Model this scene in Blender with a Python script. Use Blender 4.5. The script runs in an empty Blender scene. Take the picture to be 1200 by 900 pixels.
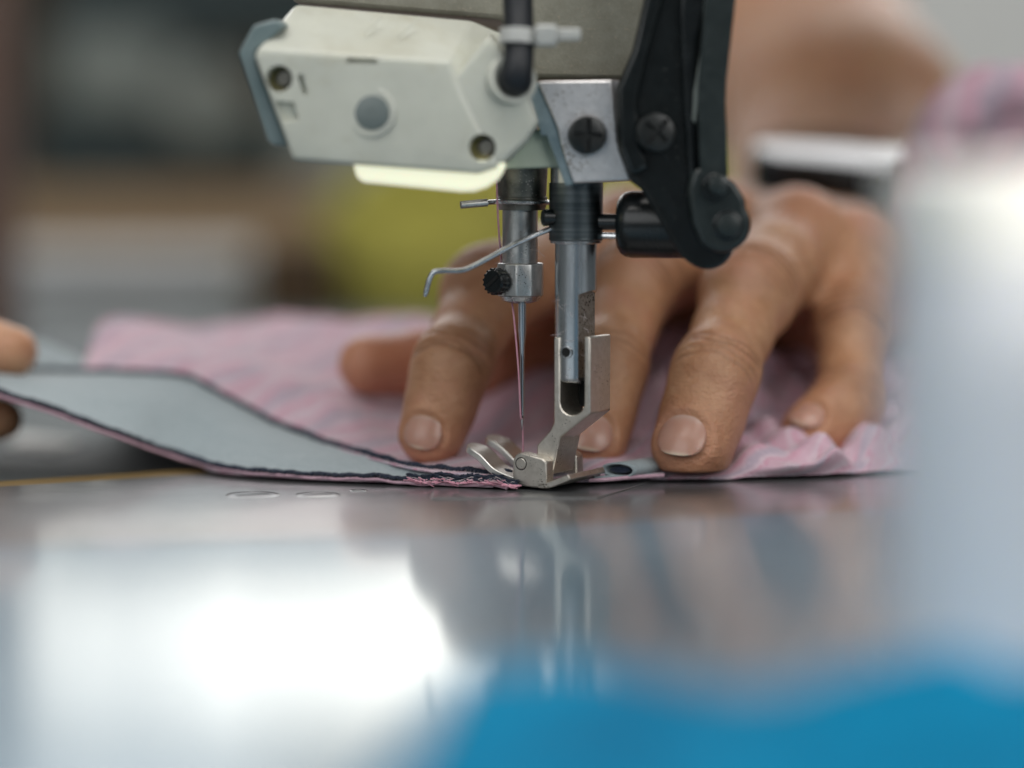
import bpy, bmesh, math, random
import numpy as np
from mathutils import Vector, Matrix, noise as mn

random.seed(7); np.random.seed(7)
S = 0.001                       # the whole scene is laid out in millimetres
scene = bpy.context.scene
COL = scene.collection

# ------------------------------------------------------------------ camera
D, ELEV, FPX = 575.0, math.radians(5.0), 1200*100/36.0
CAM = Vector((-2.07, -D*math.cos(ELEV), 20 + D*math.sin(ELEV)))
FWD = Vector((0, math.cos(ELEV), -math.sin(ELEV)))
RGT = Vector((1, 0, 0)); UPV = RGT.cross(FWD)

def ray(px, py):
    return FWD + RGT*((px-600)/FPX) + UPV*((450-py)/FPX)
def P(px, py, Y):
    """point (mm) seen at photo pixel px,py at depth Y (needle = 0)"""
    d = ray(px, py); t = (Y-CAM.y)/d.y
    return CAM + d*t
def PZ(px, py, z):
    d = ray(px, py); t = (z-CAM.z)/d.z
    return CAM + d*t
def scl(Y): return FPX/(Y-CAM.y)      # px per mm at a depth

cam_d = bpy.data.cameras.new('camera'); cam = bpy.data.objects.new('camera', cam_d)
COL.objects.link(cam); scene.camera = cam
cam.location = CAM*S; cam.rotation_euler = (math.pi/2-ELEV, 0, 0)
cam_d.lens = 100; cam_d.sensor_width = 36; cam_d.sensor_fit = 'HORIZONTAL'
cam_d.clip_start = 0.01; cam_d.clip_end = 50
cam_d.dof.use_dof = True; cam_d.dof.focus_distance = (D-4)*S; cam_d.dof.aperture_fstop = 3.4

# ------------------------------------------------------------------ mesh builder
TH = math.radians(-30)
R = Vector((math.cos(TH), math.sin(TH), 0))     # machine: towards the back of the foot
A = Vector((-math.sin(TH), math.cos(TH), 0))    # machine: along the arm, away from the lens
Z = Vector((0, 0, 1))

class MB:
    def __init__(s): s.v = []; s.f = []
    def add(s, vs, fs):
        o = len(s.v); s.v += [Vector(v) for v in vs]; s.f += [tuple(i+o for i in f) for f in fs]; return s
    def lathe(s, prof, o, ax, seg=48, cap=True):
        """prof: list of (along axis, radius)"""
        ax = Vector(ax).normalized(); o = Vector(o)
        u = ax.orthogonal().normalized(); w = ax.cross(u)
        vs, fs = [], []
        for (h, r) in prof:
            for k in range(seg):
                t = 2*math.pi*k/seg
                vs.append(o + ax*h + (u*math.cos(t)+w*math.sin(t))*r)
        n = len(prof)
        for i in range(n-1):
            for k in range(seg):
                k2 = (k+1) % seg
                fs.append((i*seg+k, i*seg+k2, (i+1)*seg+k2, (i+1)*seg+k))
        if cap:
            fs.append(tuple(reversed(range(seg)))); fs.append(tuple((n-1)*seg+k for k in range(seg)))
        return s.add(vs, fs)
    def cyl(s, a, b, r, r2=None, seg=48, ch=0.0):
        a = Vector(a); b = Vector(b); L = (b-a).length; r2 = r if r2 is None else r2
        pr = [(0, r-ch), (ch, r), (L-ch, r2), (L, r2-ch)] if ch else [(0, r), (L, r2)]
        return s.lathe(pr, a, b-a, seg)
    def tube(s, pts, r, seg=12, sub=6, smooth=True):
        pts = [Vector(p) for p in pts]
        if smooth and len(pts) > 2: pts = crom(pts, sub)
        n = len(pts); rs = r if callable(r) else (lambda t: r)
        vs, fs = [], []
        pu = None
        for i, p in enumerate(pts):
            d = (pts[min(i+1, n-1)]-pts[max(i-1, 0)]).normalized()
            u = d.orthogonal().normalized() if pu is None else (pu - d*pu.dot(d)).normalized()
            pu = u; w = d.cross(u); rr = rs(i/(n-1))
            for k in range(seg):
                t = 2*math.pi*k/seg
                vs.append(p + (u*math.cos(t)+w*math.sin(t))*rr)
        for i in range(n-1):
            for k in range(seg):
                k2 = (k+1) % seg
                fs.append((i*seg+k, i*seg+k2, (i+1)*seg+k2, (i+1)*seg+k))
        fs.append(tuple(reversed(range(seg)))); fs.append(tuple((n-1)*seg+k for k in range(seg)))
        return s.add(vs, fs)
    def loft(s, fr, bk):
        n = len(fr)
        fs = [tuple(range(n)), tuple(reversed(range(n, 2*n)))]
        for i in range(n):
            j = (i+1) % n
            fs.append((j, i, n+i, n+j))
        return s.add(list(fr)+list(bk), fs)
    def prism(s, poly, o, u, w, ext):
        """poly of (a,b) in plane o+a*u+b*w, extruded by vector ext"""
        o = Vector(o); fr = [o+u*a+w*b for a, b in poly]
        return s.loft(fr, [p+Vector(ext) for p in fr])
    def box(s, c, sx, sy, sz, ux=Vector((1,0,0)), uy=Vector((0,1,0)), uz=Z):
        c = Vector(c)
        fr = [c+ux*(a*sx/2)+uz*(b*sz/2)-uy*(sy/2) for a, b in ((-1,-1),(1,-1),(1,1),(-1,1))]
        return s.loft(fr, [p+uy*sy for p in fr])
    def grid(s, g, close=False):
        n, m = len(g), len(g[0]); vs = [p for row in g for p in row]; fs = []
        for i in range(n-1):
            for j in range(m-1):
                fs.append((i*m+j, i*m+j+1, (i+1)*m+j+1, (i+1)*m+j))
        return s.add(vs, fs)
    def build(s, name, mat, parent=None, loc=None, bevel=0, angle=35, seg=2, solid=0, fix=True):
        me = bpy.data.meshes.new(name)
        L = Vector(loc) if loc is not None else Vector((0,0,0))
        me.from_pydata([tuple((v-L)*S) for v in s.v], [], s.f)
        if fix:
            bm = bmesh.new(); bm.from_mesh(me); bmesh.ops.recalc_face_normals(bm, faces=bm.faces); bm.to_mesh(me); bm.free()
        me.polygons.foreach_set('use_smooth', [True]*len(me.polygons))
        me.set_sharp_from_angle(angle=math.radians(angle))
        me.materials.append(mat)
        o = bpy.data.objects.new(name, me); COL.objects.link(o)
        o.location = L*S
        if parent is not None: adopt(o, parent)
        if bevel:
            b = o.modifiers.new('bevel', 'BEVEL'); b.width = bevel*S; b.segments = seg
            b.limit_method = 'ANGLE'; b.angle_limit = math.radians(30); b.harden_normals = False
        if solid:
            q = o.modifiers.new('solid', 'SOLIDIFY'); q.thickness = solid*S; q.offset = -1
        return o

WLOC = {}
def adopt(o, parent):
    o.parent = parent
    w = Vector((0,0,0)); p = parent
    while p is not None:
        w = w + p.location + p.matrix_parent_inverse.translation; p = p.parent
    o.matrix_parent_inverse = Matrix.Translation(-w)

def crom(pts, sub=6):
    out = []; n = len(pts)
    for i in range(n-1):
        p0, p1, p2, p3 = pts[max(i-1,0)], pts[i], pts[i+1], pts[min(i+2,n-1)]
        for k in range(sub):
            t = k/sub
            out.append(0.5*((2*p1)+(p2-p0)*t+(2*p0-5*p1+4*p2-p3)*t*t+(3*p1-p0-3*p2+p3)*t**3))
    out.append(pts[-1]); return out

def resample(pts, n):
    L = [0.0]
    for a, b in zip(pts, pts[1:]): L.append(L[-1]+(b-a).length)
    out = []; j = 0
    for k in range(n):
        t = L[-1]*k/(n-1)
        while j < len(L)-2 and L[j+1] < t: j += 1
        f = (t-L[j])/max(1e-9, L[j+1]-L[j]); out.append(pts[j].lerp(pts[j+1], min(1, max(0, f))))
    return out

def surf(ctrl, nu, nv):
    """ctrl rows of points -> smooth grid nu x nv (nu along the rows)"""
    rows = [resample(crom(r, 8), nu) for r in ctrl]
    cols = [crom([r[j] for r in rows], 10) for j in range(nu)]
    n = len(cols[0]); out = []
    for i in range(nv):
        t = (n-1)*i/(nv-1); k = min(int(t), n-2); f = t-k
        out.append([cols[j][k].lerp(cols[j][k+1], f) for j in range(nu)])
    return out

def thing(name, label, cat, loc=(0,0,0), group=None):
    o = bpy.data.objects.new(name, None); COL.objects.link(o); o.location = Vector(loc)*S
    o.empty_display_size = 0.01
    return tag(o, label, cat, group)
def tag(o, label, cat, group=None, kind=None):
    o['label'] = label; o['category'] = cat
    if group: o['group'] = group
    if kind: o['kind'] = kind
    return o

# ------------------------------------------------------------------ materials
def nodes(name):
    m = bpy.data.materials.new(name); m.use_nodes = True
    return m, m.node_tree.nodes, m.node_tree.links, m.node_tree.nodes['Principled BSDF']
def ramp(N, stops):
    r = N.new('ShaderNodeValToRGB'); e = r.color_ramp.elements
    while len(e) < len(stops): e.new(0.5)
    for el, (p, c) in zip(e, stops): el.position = p; el.color = (*c, 1)
    return r
def tex(N, L, kind='noise', scale=1000, detail=4, rough=0.6, stretch=None, coord='Object', dist=0):
    tc = N.new('ShaderNodeTexCoord'); mp = N.new('ShaderNodeMapping')
    if stretch: mp.inputs['Scale'].default_value = stretch
    L.new(tc.outputs[coord], mp.inputs['Vector'])
    if kind == 'noise':
        t = N.new('ShaderNodeTexNoise'); t.inputs['Detail'].default_value = detail; t.inputs['Roughness'].default_value = rough
        t.inputs['Distortion'].default_value = dist
    elif kind == 'voronoi':
        t = N.new('ShaderNodeTexVoronoi')
    else:
        t = N.new('ShaderNodeTexWave')
    t.inputs['Scale'].default_value = scale
    L.new(mp.outputs['Vector'], t.inputs['Vector']); return t
def mixc(N, L, fac, a, b, mode='MIX'):
    m = N.new('ShaderNodeMix'); m.data_type = 'RGBA'; m.blend_type = mode
    for sock, v in ((0, fac), (6, a), (7, b)):
        if hasattr(v, 'links'): L.new(v, m.inputs[sock])
        elif sock == 0: m.inputs[0].default_value = v
        else: m.inputs[sock].default_value = (*v, 1)
    return m.outputs[2]
def bump(N, L, bs, h, strength, dist, prev=None):
    b = N.new('ShaderNodeBump'); b.inputs['Strength'].default_value = strength; b.inputs['Distance'].default_value = dist*S
    L.new(h, b.inputs['Height'])
    if prev is not None: L.new(prev, b.inputs['Normal'])
    L.new(b.outputs['Normal'], bs.inputs['Normal']); return b.outputs['Normal']
def rough_var(N, L, bs, fac, lo, hi):
    m = N.new('ShaderNodeMapRange'); m.inputs['To Min'].default_value = lo; m.inputs['To Max'].default_value = hi
    L.new(fac, m.inputs['Value']); L.new(m.outputs[0], bs.inputs['Roughness'])

def metal(name, c1, c2, r0, r1, scale=400, stretch=None, specks=None, metallic=1.0, bmp=0.05, bdist=0.05):
    m, N, L, bs = nodes(name)
    t = tex(N, L, 'noise', scale, 6, 0.65, stretch)
    rp = ramp(N, [(0.3, c1), (0.7, c2)]); L.new(t.outputs['Fac'], rp.inputs['Fac'])
    col = rp.outputs['Color']
    bs.inputs['Metallic'].default_value = metallic
    rough_var(N, L, bs, t.outputs['Fac'], r0, r1)
    if specks:
        sc, thr, dark = specks
        v = tex(N, L, 'voronoi', sc); n2 = tex(N, L, 'noise', sc*0.12, 2)
        n3 = tex(N, L, 'noise', sc*1.7, 2)
        ma = N.new('ShaderNodeMath'); ma.operation = 'MULTIPLY_ADD'; ma.inputs[1].default_value = 0.35; L.new(n3.outputs['Fac'], ma.inputs[0]); L.new(v.outputs['Distance'], ma.inputs[2])
        sub = N.new('ShaderNodeMath'); sub.operation = 'SUBTRACT'; L.new(n2.outputs['Fac'], sub.inputs[0]); L.new(ma.outputs[0], sub.inputs[1])
        rr = ramp(N, [(thr, (0,0,0)), (thr+0.06, (1,1,1))]); L.new(sub.outputs[0], rr.inputs['Fac'])
        col = mixc(N, L, rr.outputs['Color'], col, dark)
    L.new(col, bs.inputs['Base Color'])
    bump(N, L, bs, t.outputs['Fac'], bmp, bdist)
    return m

def plastic(name, c1, c2, r, scale=120, sss=0.0, bmp=0.04, dirt=None):
    m, N, L, bs = nodes(name)
    t = tex(N, L, 'noise', scale, 5); t2 = tex(N, L, 'noise', 2500, 3)
    rp = ramp(N, [(0.3, c1), (0.7, c2)]); L.new(t.outputs['Fac'], rp.inputs['Fac']); L.new(rp.outputs['Color'], bs.inputs['Base Color'])
    if dirt:
        d1 = tex(N, L, 'noise', 45, 7, .75, dist=.8); rd = ramp(N, [(.52, (0,0,0)), (.78, (dirt[1],)*3)]); L.new(d1.outputs['Fac'], rd.inputs['Fac'])
        cc_ = mixc(N, L, rd.outputs['Color'], rp.outputs['Color'], dirt[0])
        d2 = tex(N, L, 'noise', 1500, 3, .6); re = ramp(N, [(.66, (0,0,0)), (.74, (dirt[3],)*3)]); L.new(d2.outputs['Fac'], re.inputs['Fac'])
        L.new(mixc(N, L, re.outputs['Color'], cc_, dirt[2]), bs.inputs['Base Color'])
    rough_var(N, L, bs, t.outputs['Fac'], r-0.07, r+0.1)
    if sss:
        bs.inputs['Subsurface Weight'].default_value = sss; bs.inputs['Subsurface Radius'].default_value = (1, 1, 0.8); bs.inputs['Subsurface Scale'].default_value = 0.002
    bump(N, L, bs, t2.outputs['Fac'], bmp*2, 0.05)
    return m

M = {}
M['steel'] = metal('polished steel', (.42,.44,.46), (.62,.64,.66), .16, .34, 500, (1,1,.06), (1600,.26,(.2,.19,.18)))
M['needlebar'] = metal('worn needle bar steel', (.30,.31,.31), (.58,.58,.57), .22, .5, 350, (1,1,.4), (2100,.16,(.14,.13,.12)), bmp=.15)
M['needle'] = metal('needle steel', (.42,.44,.47), (.62,.64,.68), .18, .3, 600, (1,1,.05))
M['nickel'] = metal('satin nickel', (.58,.54,.48), (.72,.68,.62), .32, .48, 900, None, (2000,.22,(.16,.14,.12)), bmp=.12, bdist=.04)
M['litnickel'] = metal('lit nickel', (.80,.78,.73), (.90,.88,.84), .3, .42, 900, bmp=.06, bdist=.03)  # lighter nickel for the toes: overhead reflection put into the colour
M['cast'] = metal('rough cut steel', (.25,.23,.2), (.5,.47,.42), .4, .65, 900, None, (1500,.02,(.06,.05,.04)), bmp=.5)
M['darksteel'] = metal('dark turned steel', (.05,.065,.07), (.17,.19,.2), .25, .42, 260, (.06,.06,9), bmp=.35, bdist=.06)
M['bushing'] = metal('worn bushing', (.10,.10,.09), (.26,.25,.22), .3, .55, 350, None, (1700,.16,(.40,.37,.34)), bmp=.2)
M['black'] = plastic('black oxide', (.003,.005,.0055), (.006,.009,.0095), .22, 300, bmp=.10, dirt=((.014,.016,.015), .7, (.10,.10,.09), .7))
M['blackgloss'] = plastic('glossy black', (.003,.005,.006), (.007,.010,.011), .24, 300)
M['screwblack'] = plastic('black screw', (.006,.008,.008), (.014,.016,.016), .3, 500)
M['blacklit'] = plastic('lit black oxide', (.012,.018,.018), (.022,.030,.030), .3, 300, bmp=.1, dirt=((.03,.035,.034), .6, (.12,.12,.11), .6))  # lighter copy of the black oxide: light on lever parts put into colour
M['alu'] = metal('milled aluminium', (.74,.72,.72), (.86,.84,.84), .34, .5, 700, None, (1400,.12,(.35,.31,.27)), bmp=.2, bdist=.06)
M['blueplate'] = metal('bluish plate', (.22,.3,.33), (.34,.42,.45), .35, .5, 400, metallic=.6)
M['white'] = plastic('white lamp plastic', (.56,.57,.50), (.64,.65,.57), .34, 90, sss=.3, dirt=((.40,.36,.24), .55, (.30,.26,.18), .5))
M['grey'] = plastic('grey plastic', (.15,.205,.21), (.19,.245,.25), .35, 120)
M['greybutton'] = plastic('grey button', (.13,.16,.155), (.17,.20,.195), .4, 120)
M['hole'] = plastic('dark yellow recess plastic', (.30,.27,.12), (.40,.36,.18), .5)  # darker, yellower tone than the housing, used on recess floors
M['tie'] = plastic('translucent nylon', (.45,.46,.44), (.55,.55,.53), .4, 300, sss=.4)
M['ptfe'] = plastic('pale green bracket', (.45,.52,.42), (.52,.58,.48), .45, 150)

m, N, L, bs = nodes('machine casing paint'); M['casing'] = m
t = tex(N, L, 'noise', 180, 8, .75); t2 = tex(N, L, 'noise', 1300, 4, .7)
rp = ramp(N, [(.3, (.22,.21,.16)), (.7, (.33,.32,.26))]); L.new(t.outputs['Fac'], rp.inputs['Fac'])
r2 = ramp(N, [(.60, (0,0,0)), (.72, (1,1,1))]); L.new(t2.outputs['Fac'], r2.inputs['Fac'])
L.new(mixc(N, L, r2.outputs['Color'], rp.outputs['Color'], (.42,.36,.27)), bs.inputs['Base Color'])
bs.inputs['Roughness'].default_value = .5; bump(N, L, bs, t2.outputs['Fac'], .5, .15)

m, N, L, bs = nodes('lit lamp lens'); M['lens'] = m
bs.inputs['Base Color'].default_value = (.80,.84,.62,1); bs.inputs['Roughness'].default_value = .25
bs.inputs['Subsurface Weight'].default_value = .6; bs.inputs['Subsurface Scale'].default_value = .003
bs.inputs['Emission Color'].default_value = (1,.98,.76,1); bs.inputs['Emission Strength'].default_value = .58
t = tex(N, L, 'noise', 120, 3); L.new(ramp(N, [(.3, (.66,.68,.48)), (.7, (.78,.80,.60))]).outputs['Color'], bs.inputs['Base Color'])

# machine bed: ground steel under a film of oil, mirror-like at this low angle
def bed_mat(name, c1, c2, r0, r1, ior, grain, met):
    m, N, L, bs = nodes(name)
    t = tex(N, L, 'noise', 60, 6, .6); t2 = tex(N, L, 'noise', 2600, 3, .7); t3 = tex(N, L, 'noise', 110, 7, .75, (.25,1,1), dist=1.2)
    rp = ramp(N, [(.3, c1), (.7, c2)]); L.new(t.outputs['Fac'], rp.inputs['Fac'])
    r2 = ramp(N, [(.62, (0,0,0)), (.74, (1,1,1))]); L.new(t2.outputs['Fac'], r2.inputs['Fac'])
    L.new(mixc(N, L, r2.outputs['Color'], rp.outputs['Color'], tuple(min(1, c*1.5) for c in c2)), bs.inputs['Base Color'])
    bs.inputs['Metallic'].default_value = met
    bs.inputs['Coat Weight'].default_value = 1; bs.inputs['Coat IOR'].default_value = ior
    rough_var(N, L, bs, t3.outputs['Fac'], .34, .46)
    mr = N.new('ShaderNodeMapRange'); mr.inputs['To Min'].default_value = r0; mr.inputs['To Max'].default_value = r1
    L.new(t3.outputs['Fac'], mr.inputs['Value']); L.new(mr.outputs[0], bs.inputs['Coat Roughness'])
    n = bump(N, L, bs, t2.outputs['Fac'], grain, .004)
    return m
M['bed'] = bed_mat('ground steel bed', (.10,.105,.11), (.17,.175,.18), .10, .2, 1.42, .35, .25)
M['throat'] = bed_mat('polished throat plate', (.12,.23,.31), (.18,.30,.385), .06, .14, 1.36, .3, .35)

m, N, L, bs = nodes('table laminate'); M['table'] = m
t = tex(N, L, 'noise', 40, 5); rp = ramp(N, [(.3, (.085,.105,.11)), (.7, (.125,.15,.155))]); L.new(t.outputs['Fac'], rp.inputs['Fac']); L.new(rp.outputs['Color'], bs.inputs['Base Color'])
bs.inputs['Roughness'].default_value = .65

def cloth_mat(name, build, bscale=1700, bstr=.6, sheen=.4, fuzz=.12):
    m, N, L, bs = nodes(name)
    L.new(build(N, L), bs.inputs['Base Color'])
    bs.inputs['Roughness'].default_value = .9
    bs.inputs['Sheen Weight'].default_value = sheen; bs.inputs['Sheen Roughness'].default_value = .5
    bs.inputs['Specular IOR Level'].default_value = .15
    w = tex(N, L, 'noise', bscale, 4, .7); f = tex(N, L, 'noise', 380, 5, .65)
    n = bump(N, L, bs, w.outputs['Fac'], bstr, fuzz*1.6)
    bump(N, L, bs, f.outputs['Fac'], .35, .35, n)
    return m
def pink_build(N, L):
    # brushed plaid: pink ground, white and grey yarns running both ways (UV in mm/10)
    uv = N.new('ShaderNodeUVMap')
    nz = tex(N, L, 'noise', 500, 4, .7)
    def stripe(ax, freq, ph, lo, hi, distort):
        mp = N.new('ShaderNodeMapping'); mp.inputs['Rotation'].default_value = (0, 0, math.radians(ax)); L.new(uv.outputs['UV'], mp.inputs['Vector'])
        w = N.new('ShaderNodeTexWave'); w.inputs['Scale'].default_value = freq; w.inputs['Distortion'].default_value = distort
        w.inputs['Detail'].default_value = 3; w.inputs['Detail Scale'].default_value = 3; w.inputs['Phase Offset'].default_value = ph
        L.new(mp.outputs['Vector'], w.inputs['Vector'])
        r = ramp(N, [(lo, (0,0,0)), (hi, (1,1,1))]); L.new(w.outputs['Fac'], r.inputs['Fac']); return r.outputs['Color']
    base = mixc(N, L, nz.outputs['Fac'], (.58,.33,.42), (.68,.45,.54))
    big = tex(N, L, 'noise', 90, 3, .6); rb_ = ramp(N, [(.42, (0,0,0)), (.66, (.7,.7,.7))]); L.new(big.outputs['Fac'], rb_.inputs['Fac'])
    base = mixc(N, L, rb_.outputs['Color'], base, (.58,.48,.55))
    c = mixc(N, L, stripe(28, .50, 0, .45, .95, 2.4), base, (.66,.53,.60))
    g = stripe(28, .25, 2.2, .76, .97, 2.6)
    c = mixc(N, L, g, c, (.44,.38,.47))
    c = mixc(N, L, stripe(27, .50, 3.4, .84, 1.0, 2.6), c, (.62,.30,.41))
    for ax_ in (28, 118):
        mp = N.new('ShaderNodeMapping'); mp.inputs['Rotation'].default_value = (0, 0, math.radians(ax_)); L.new(uv.outputs['UV'], mp.inputs['Vector'])
        w = N.new('ShaderNodeTexWave'); w.inputs['Scale'].default_value = 4.2; w.inputs['Distortion'].default_value = 1.2; w.inputs['Detail Scale'].default_value = 2; L.new(mp.outputs['Vector'], w.inputs['Vector'])
        m3 = N.new('ShaderNodeMath'); m3.operation = 'MULTIPLY'; m3.inputs[1].default_value = .3; L.new(w.outputs['Fac'], m3.inputs[0])
        c = mixc(N, L, m3.outputs[0], c, (.40,.24,.31) if ax_ == 28 else (.76,.60,.67))
    fl = tex(N, L, 'noise', 900, 3, .8, (1,.35,1)); rf = ramp(N, [(.56, (0,0,0)), (.72, (1,1,1))]); L.new(fl.outputs['Fac'], rf.inputs['Fac'])
    m2 = N.new('ShaderNodeMath'); m2.operation = 'MULTIPLY'; m2.inputs[1].default_value = .6; L.new(rf.outputs['Color'], m2.inputs[0])
    return mixc(N, L, m2.outputs[0], c, (.74,.62,.68))
M['pink'] = cloth_mat('pink brushed plaid cotton', pink_build)
def plainb(c1, c2, sc=350):
    def b(N, L):
        t = tex(N, L, 'noise', sc, 5, .7); r = ramp(N, [(.3, c1), (.7, c2)]); L.new(t.outputs['Fac'], r.inputs['Fac']); return r.outputs['Color']
    return b
M['band'] = cloth_mat('pale grey facing', plainb((.30,.36,.385), (.39,.45,.475), 1100), sheen=.25, bstr=.9)
M['navy'] = cloth_mat('navy thread', plainb((.012,.017,.032), (.035,.045,.075), 900), sheen=.3)
M['pinkthread'] = cloth_mat('pink thread', plainb((.68,.30,.40), (.80,.45,.54), 1200), sheen=.3)
M['palepink'] = cloth_mat('pale pink cotton edge', plainb((.50,.30,.38), (.64,.44,.52), 700), sheen=.3)
M['lint'] = cloth_mat('lint', plainb((.55,.48,.48), (.75,.66,.68), 800), sheen=.6)
M['blue'] = cloth_mat('blue cloth', plainb((.0,.10,.22), (.0,.30,.54), 45), sheen=0)
M['yellow'] = cloth_mat('mustard cloth', plainb((.22,.20,.04), (.58,.54,.11), 14), sheen=.2)
M['whitecloth'] = cloth_mat('white cloth', plainb((.40,.42,.43), (.52,.53,.53), 30), sheen=.2)
M['strap'] = plastic('black strap', (.008,.01,.014), (.016,.018,.022), .5)
M['carton'] = plastic('brown carton', (.30,.20,.11), (.36,.25,.15), .8, 30)
M['darkbrown'] = plastic('dark brown board', (.045,.025,.008), (.075,.04,.012), .7, 30)
M['darkcase'] = plastic('dark slate enamel', (.005,.017,.018), (.010,.026,.028), .4, 30)
M['palegrey'] = plastic('pale grey enamel', (.17,.20,.185), (.24,.265,.245), .5, 30)
M['upright'] = plastic('reddish brown matte', (.10,.055,.042), (.14,.085,.066), .7, 30)
M['paper'] = plastic('white paper', (.7,.7,.68), (.78,.78,.76), .8, 60)
M['yellowedge'] = plastic('ochre edge strip', (.13,.08,.02), (.2,.13,.04), .6, 60)
m, N, L, bs = nodes('workshop wall'); M['wall'] = m
t = tex(N, L, 'noise', 3, 4); rp = ramp(N, [(.35, (.36,.36,.34)), (.65, (.50,.50,.48))]); L.new(t.outputs['Fac'], rp.inputs['Fac']); L.new(rp.outputs['Color'], bs.inputs['Base Color']); bs.inputs['Roughness'].default_value = .9
M['spoolwhite'] = plastic('milky white plastic', (.88,.88,.91), (.90,.90,.93), .35, 40, sss=.3)
M['cream'] = plastic('cream plastic', (.90,.88,.82), (.93,.91,.86), .4, 40, sss=.2)
for k_, t_ in (('spoolwhite', .12), ('cream', .05)):
    b_ = M[k_].node_tree.nodes['Principled BSDF']; b_.inputs['Transmission Weight'].default_value = t_; b_.inputs['Roughness'].links and M[k_].node_tree.links.remove(b_.inputs['Roughness'].links[0]); b_.inputs['Roughness'].default_value = .45; b_.inputs['IOR'].default_value = 1.3
m, N, L, bs = nodes('watch glass'); M['glass'] = m
t = tex(N, L, 'noise', 50, 2); rp = ramp(N, [(0, (.012,.013,.015)), (1, (.02,.02,.022))]); L.new(t.outputs['Fac'], rp.inputs['Fac']); L.new(rp.outputs['Color'], bs.inputs['Base Color'])
bs.inputs['Roughness'].default_value = .03; bs.inputs['IOR'].default_value = 2.3

m, N, L, bs = nodes('dark slot'); M['hole_dark'] = m; bs.inputs['Base Color'].default_value = (.004,.004,.004,1); bs.inputs['Roughness'].default_value = .7
t = tex(N, L, 'noise', 500); rp = ramp(N, [(0, (.002,.002,.002)), (1, (.006,.006,.006))]); L.new(t.outputs['Fac'], rp.inputs['Fac']); L.new(rp.outputs['Color'], bs.inputs['Base Color'])
# skin
m, N, L, bs = nodes('skin'); M['skin'] = m
at = N.new('ShaderNodeAttribute'); at.attribute_name = 'tint'
t = tex(N, L, 'noise', 160, 6, .65); t2 = tex(N, L, 'noise', 900, 5, .7)
rp = ramp(N, [(.3, (.43,.205,.105)), (.7, (.60,.335,.19))]); L.new(t.outputs['Fac'], rp.inputs['Fac'])
sx = N.new('ShaderNodeSeparateColor'); L.new(at.outputs['Color'], sx.inputs['Color'])
c = mixc(N, L, sx.outputs['Red'], rp.outputs['Color'], (.60,.25,.15))
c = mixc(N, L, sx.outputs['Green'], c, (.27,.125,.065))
bl_ = tex(N, L, 'noise', 75, 4, .6); br_ = ramp(N, [(.48, (0,0,0)), (.72, (.55,.55,.55))]); L.new(bl_.outputs['Fac'], br_.inputs['Fac']); c = mixc(N, L, br_.outputs['Color'], c, (.56,.25,.17))
fr = ramp(N, [(.58, (0,0,0)), (.75, (.35,.35,.35))]); L.new(t2.outputs['Fac'], fr.inputs['Fac'])
c = mixc(N, L, fr.outputs['Color'], c, (.36,.18,.10))
L.new(c, bs.inputs['Base Color'])
bs.inputs['Subsurface Weight'].default_value = .16; bs.inputs['Subsurface Radius'].default_value = (1,.35,.2); bs.inputs['Subsurface Scale'].default_value = .0025
bs.inputs['Specular IOR Level'].default_value = .5
rough_var(N, L, bs, t2.outputs['Fac'], .34, .52)
v = tex(N, L, 'voronoi', 1300); n1 = bump(N, L, bs, v.outputs['Distance'], .6, .18)
n2 = bump(N, L, bs, t2.outputs['Fac'], .55, .3, n1)
w = tex(N, L, 'noise', 300, 3, .6, (1,.4,2.2), dist=.6); bump(N, L, bs, w.outputs['Fac'], .45, .6, n2)
m, N, L, bs = nodes('nail'); M['nail'] = m
at = N.new('ShaderNodeAttribute'); at.attribute_name = 'tint'; sx = N.new('ShaderNodeSeparateColor'); L.new(at.outputs['Color'], sx.inputs['Color'])
t = tex(N, L, 'noise', 300, 4)
c = mixc(N, L, t.outputs['Fac'], (.49,.255,.19), (.57,.335,.26)); c = mixc(N, L, sx.outputs['Red'], c, (.68,.53,.40)); c = mixc(N, L, sx.outputs['Green'], c, (.58,.41,.34))
L.new(c, bs.inputs['Base Color']); bs.inputs['Roughness'].default_value = .27
bs.inputs['Subsurface Weight'].default_value = .2; bs.inputs['Subsurface Scale'].default_value = .0015
n = tex(N, L, 'noise', 700, 3, .6, (1,.1,.1)); bump(N, L, bs, n.outputs['Fac'], .12, .06)

def cut(o, cutters):
    for c_ in cutters:
        b = o.modifiers.new('cut', 'BOOLEAN'); b.operation = 'DIFFERENCE'; b.object = c_; b.solver = 'EXACT'
    bpy.context.view_layer.update()
    dg = bpy.context.evaluated_depsgraph_get(); me = bpy.data.meshes.new_from_object(o.evaluated_get(dg))
    me.name = o.name; o.modifiers.clear(); o.data = me
    me.polygons.foreach_set('use_smooth', [True]*len(me.polygons)); me.set_sharp_from_angle(angle=math.radians(32))
    for c_ in cutters: bpy.data.objects.remove(c_, do_unlink=True)

# ------------------------------------------------------------------ the setting
def plateY(py, z=0): return PZ(600, py, z).y

tb = MB().box((0, 500, -24), 3000, 2200, 40).build('table', M['table']); tag(tb, 'grey laminate work table behind the machine bed', 'table', kind='structure')
MB().box((0, 2420, 300), 5000, 40, 2600).build('wall', M['wall'])
tag(bpy.data.objects['wall'], 'pale grey workshop wall far behind, out of focus', 'wall', kind='structure')
fl = MB().box((0, 500, -760), 7000, 6000, 20).build('floor', M['wall']); tag(fl, 'workshop floor below the table', 'floor', kind='structure')

# ------------------------------------------------------------------ sewing machine
mach = thing('sewing_machine', 'sewing machine with white lamp box, black lever, needle and presser foot over polished bed', 'sewing machine', (0, 0, 0))

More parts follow.
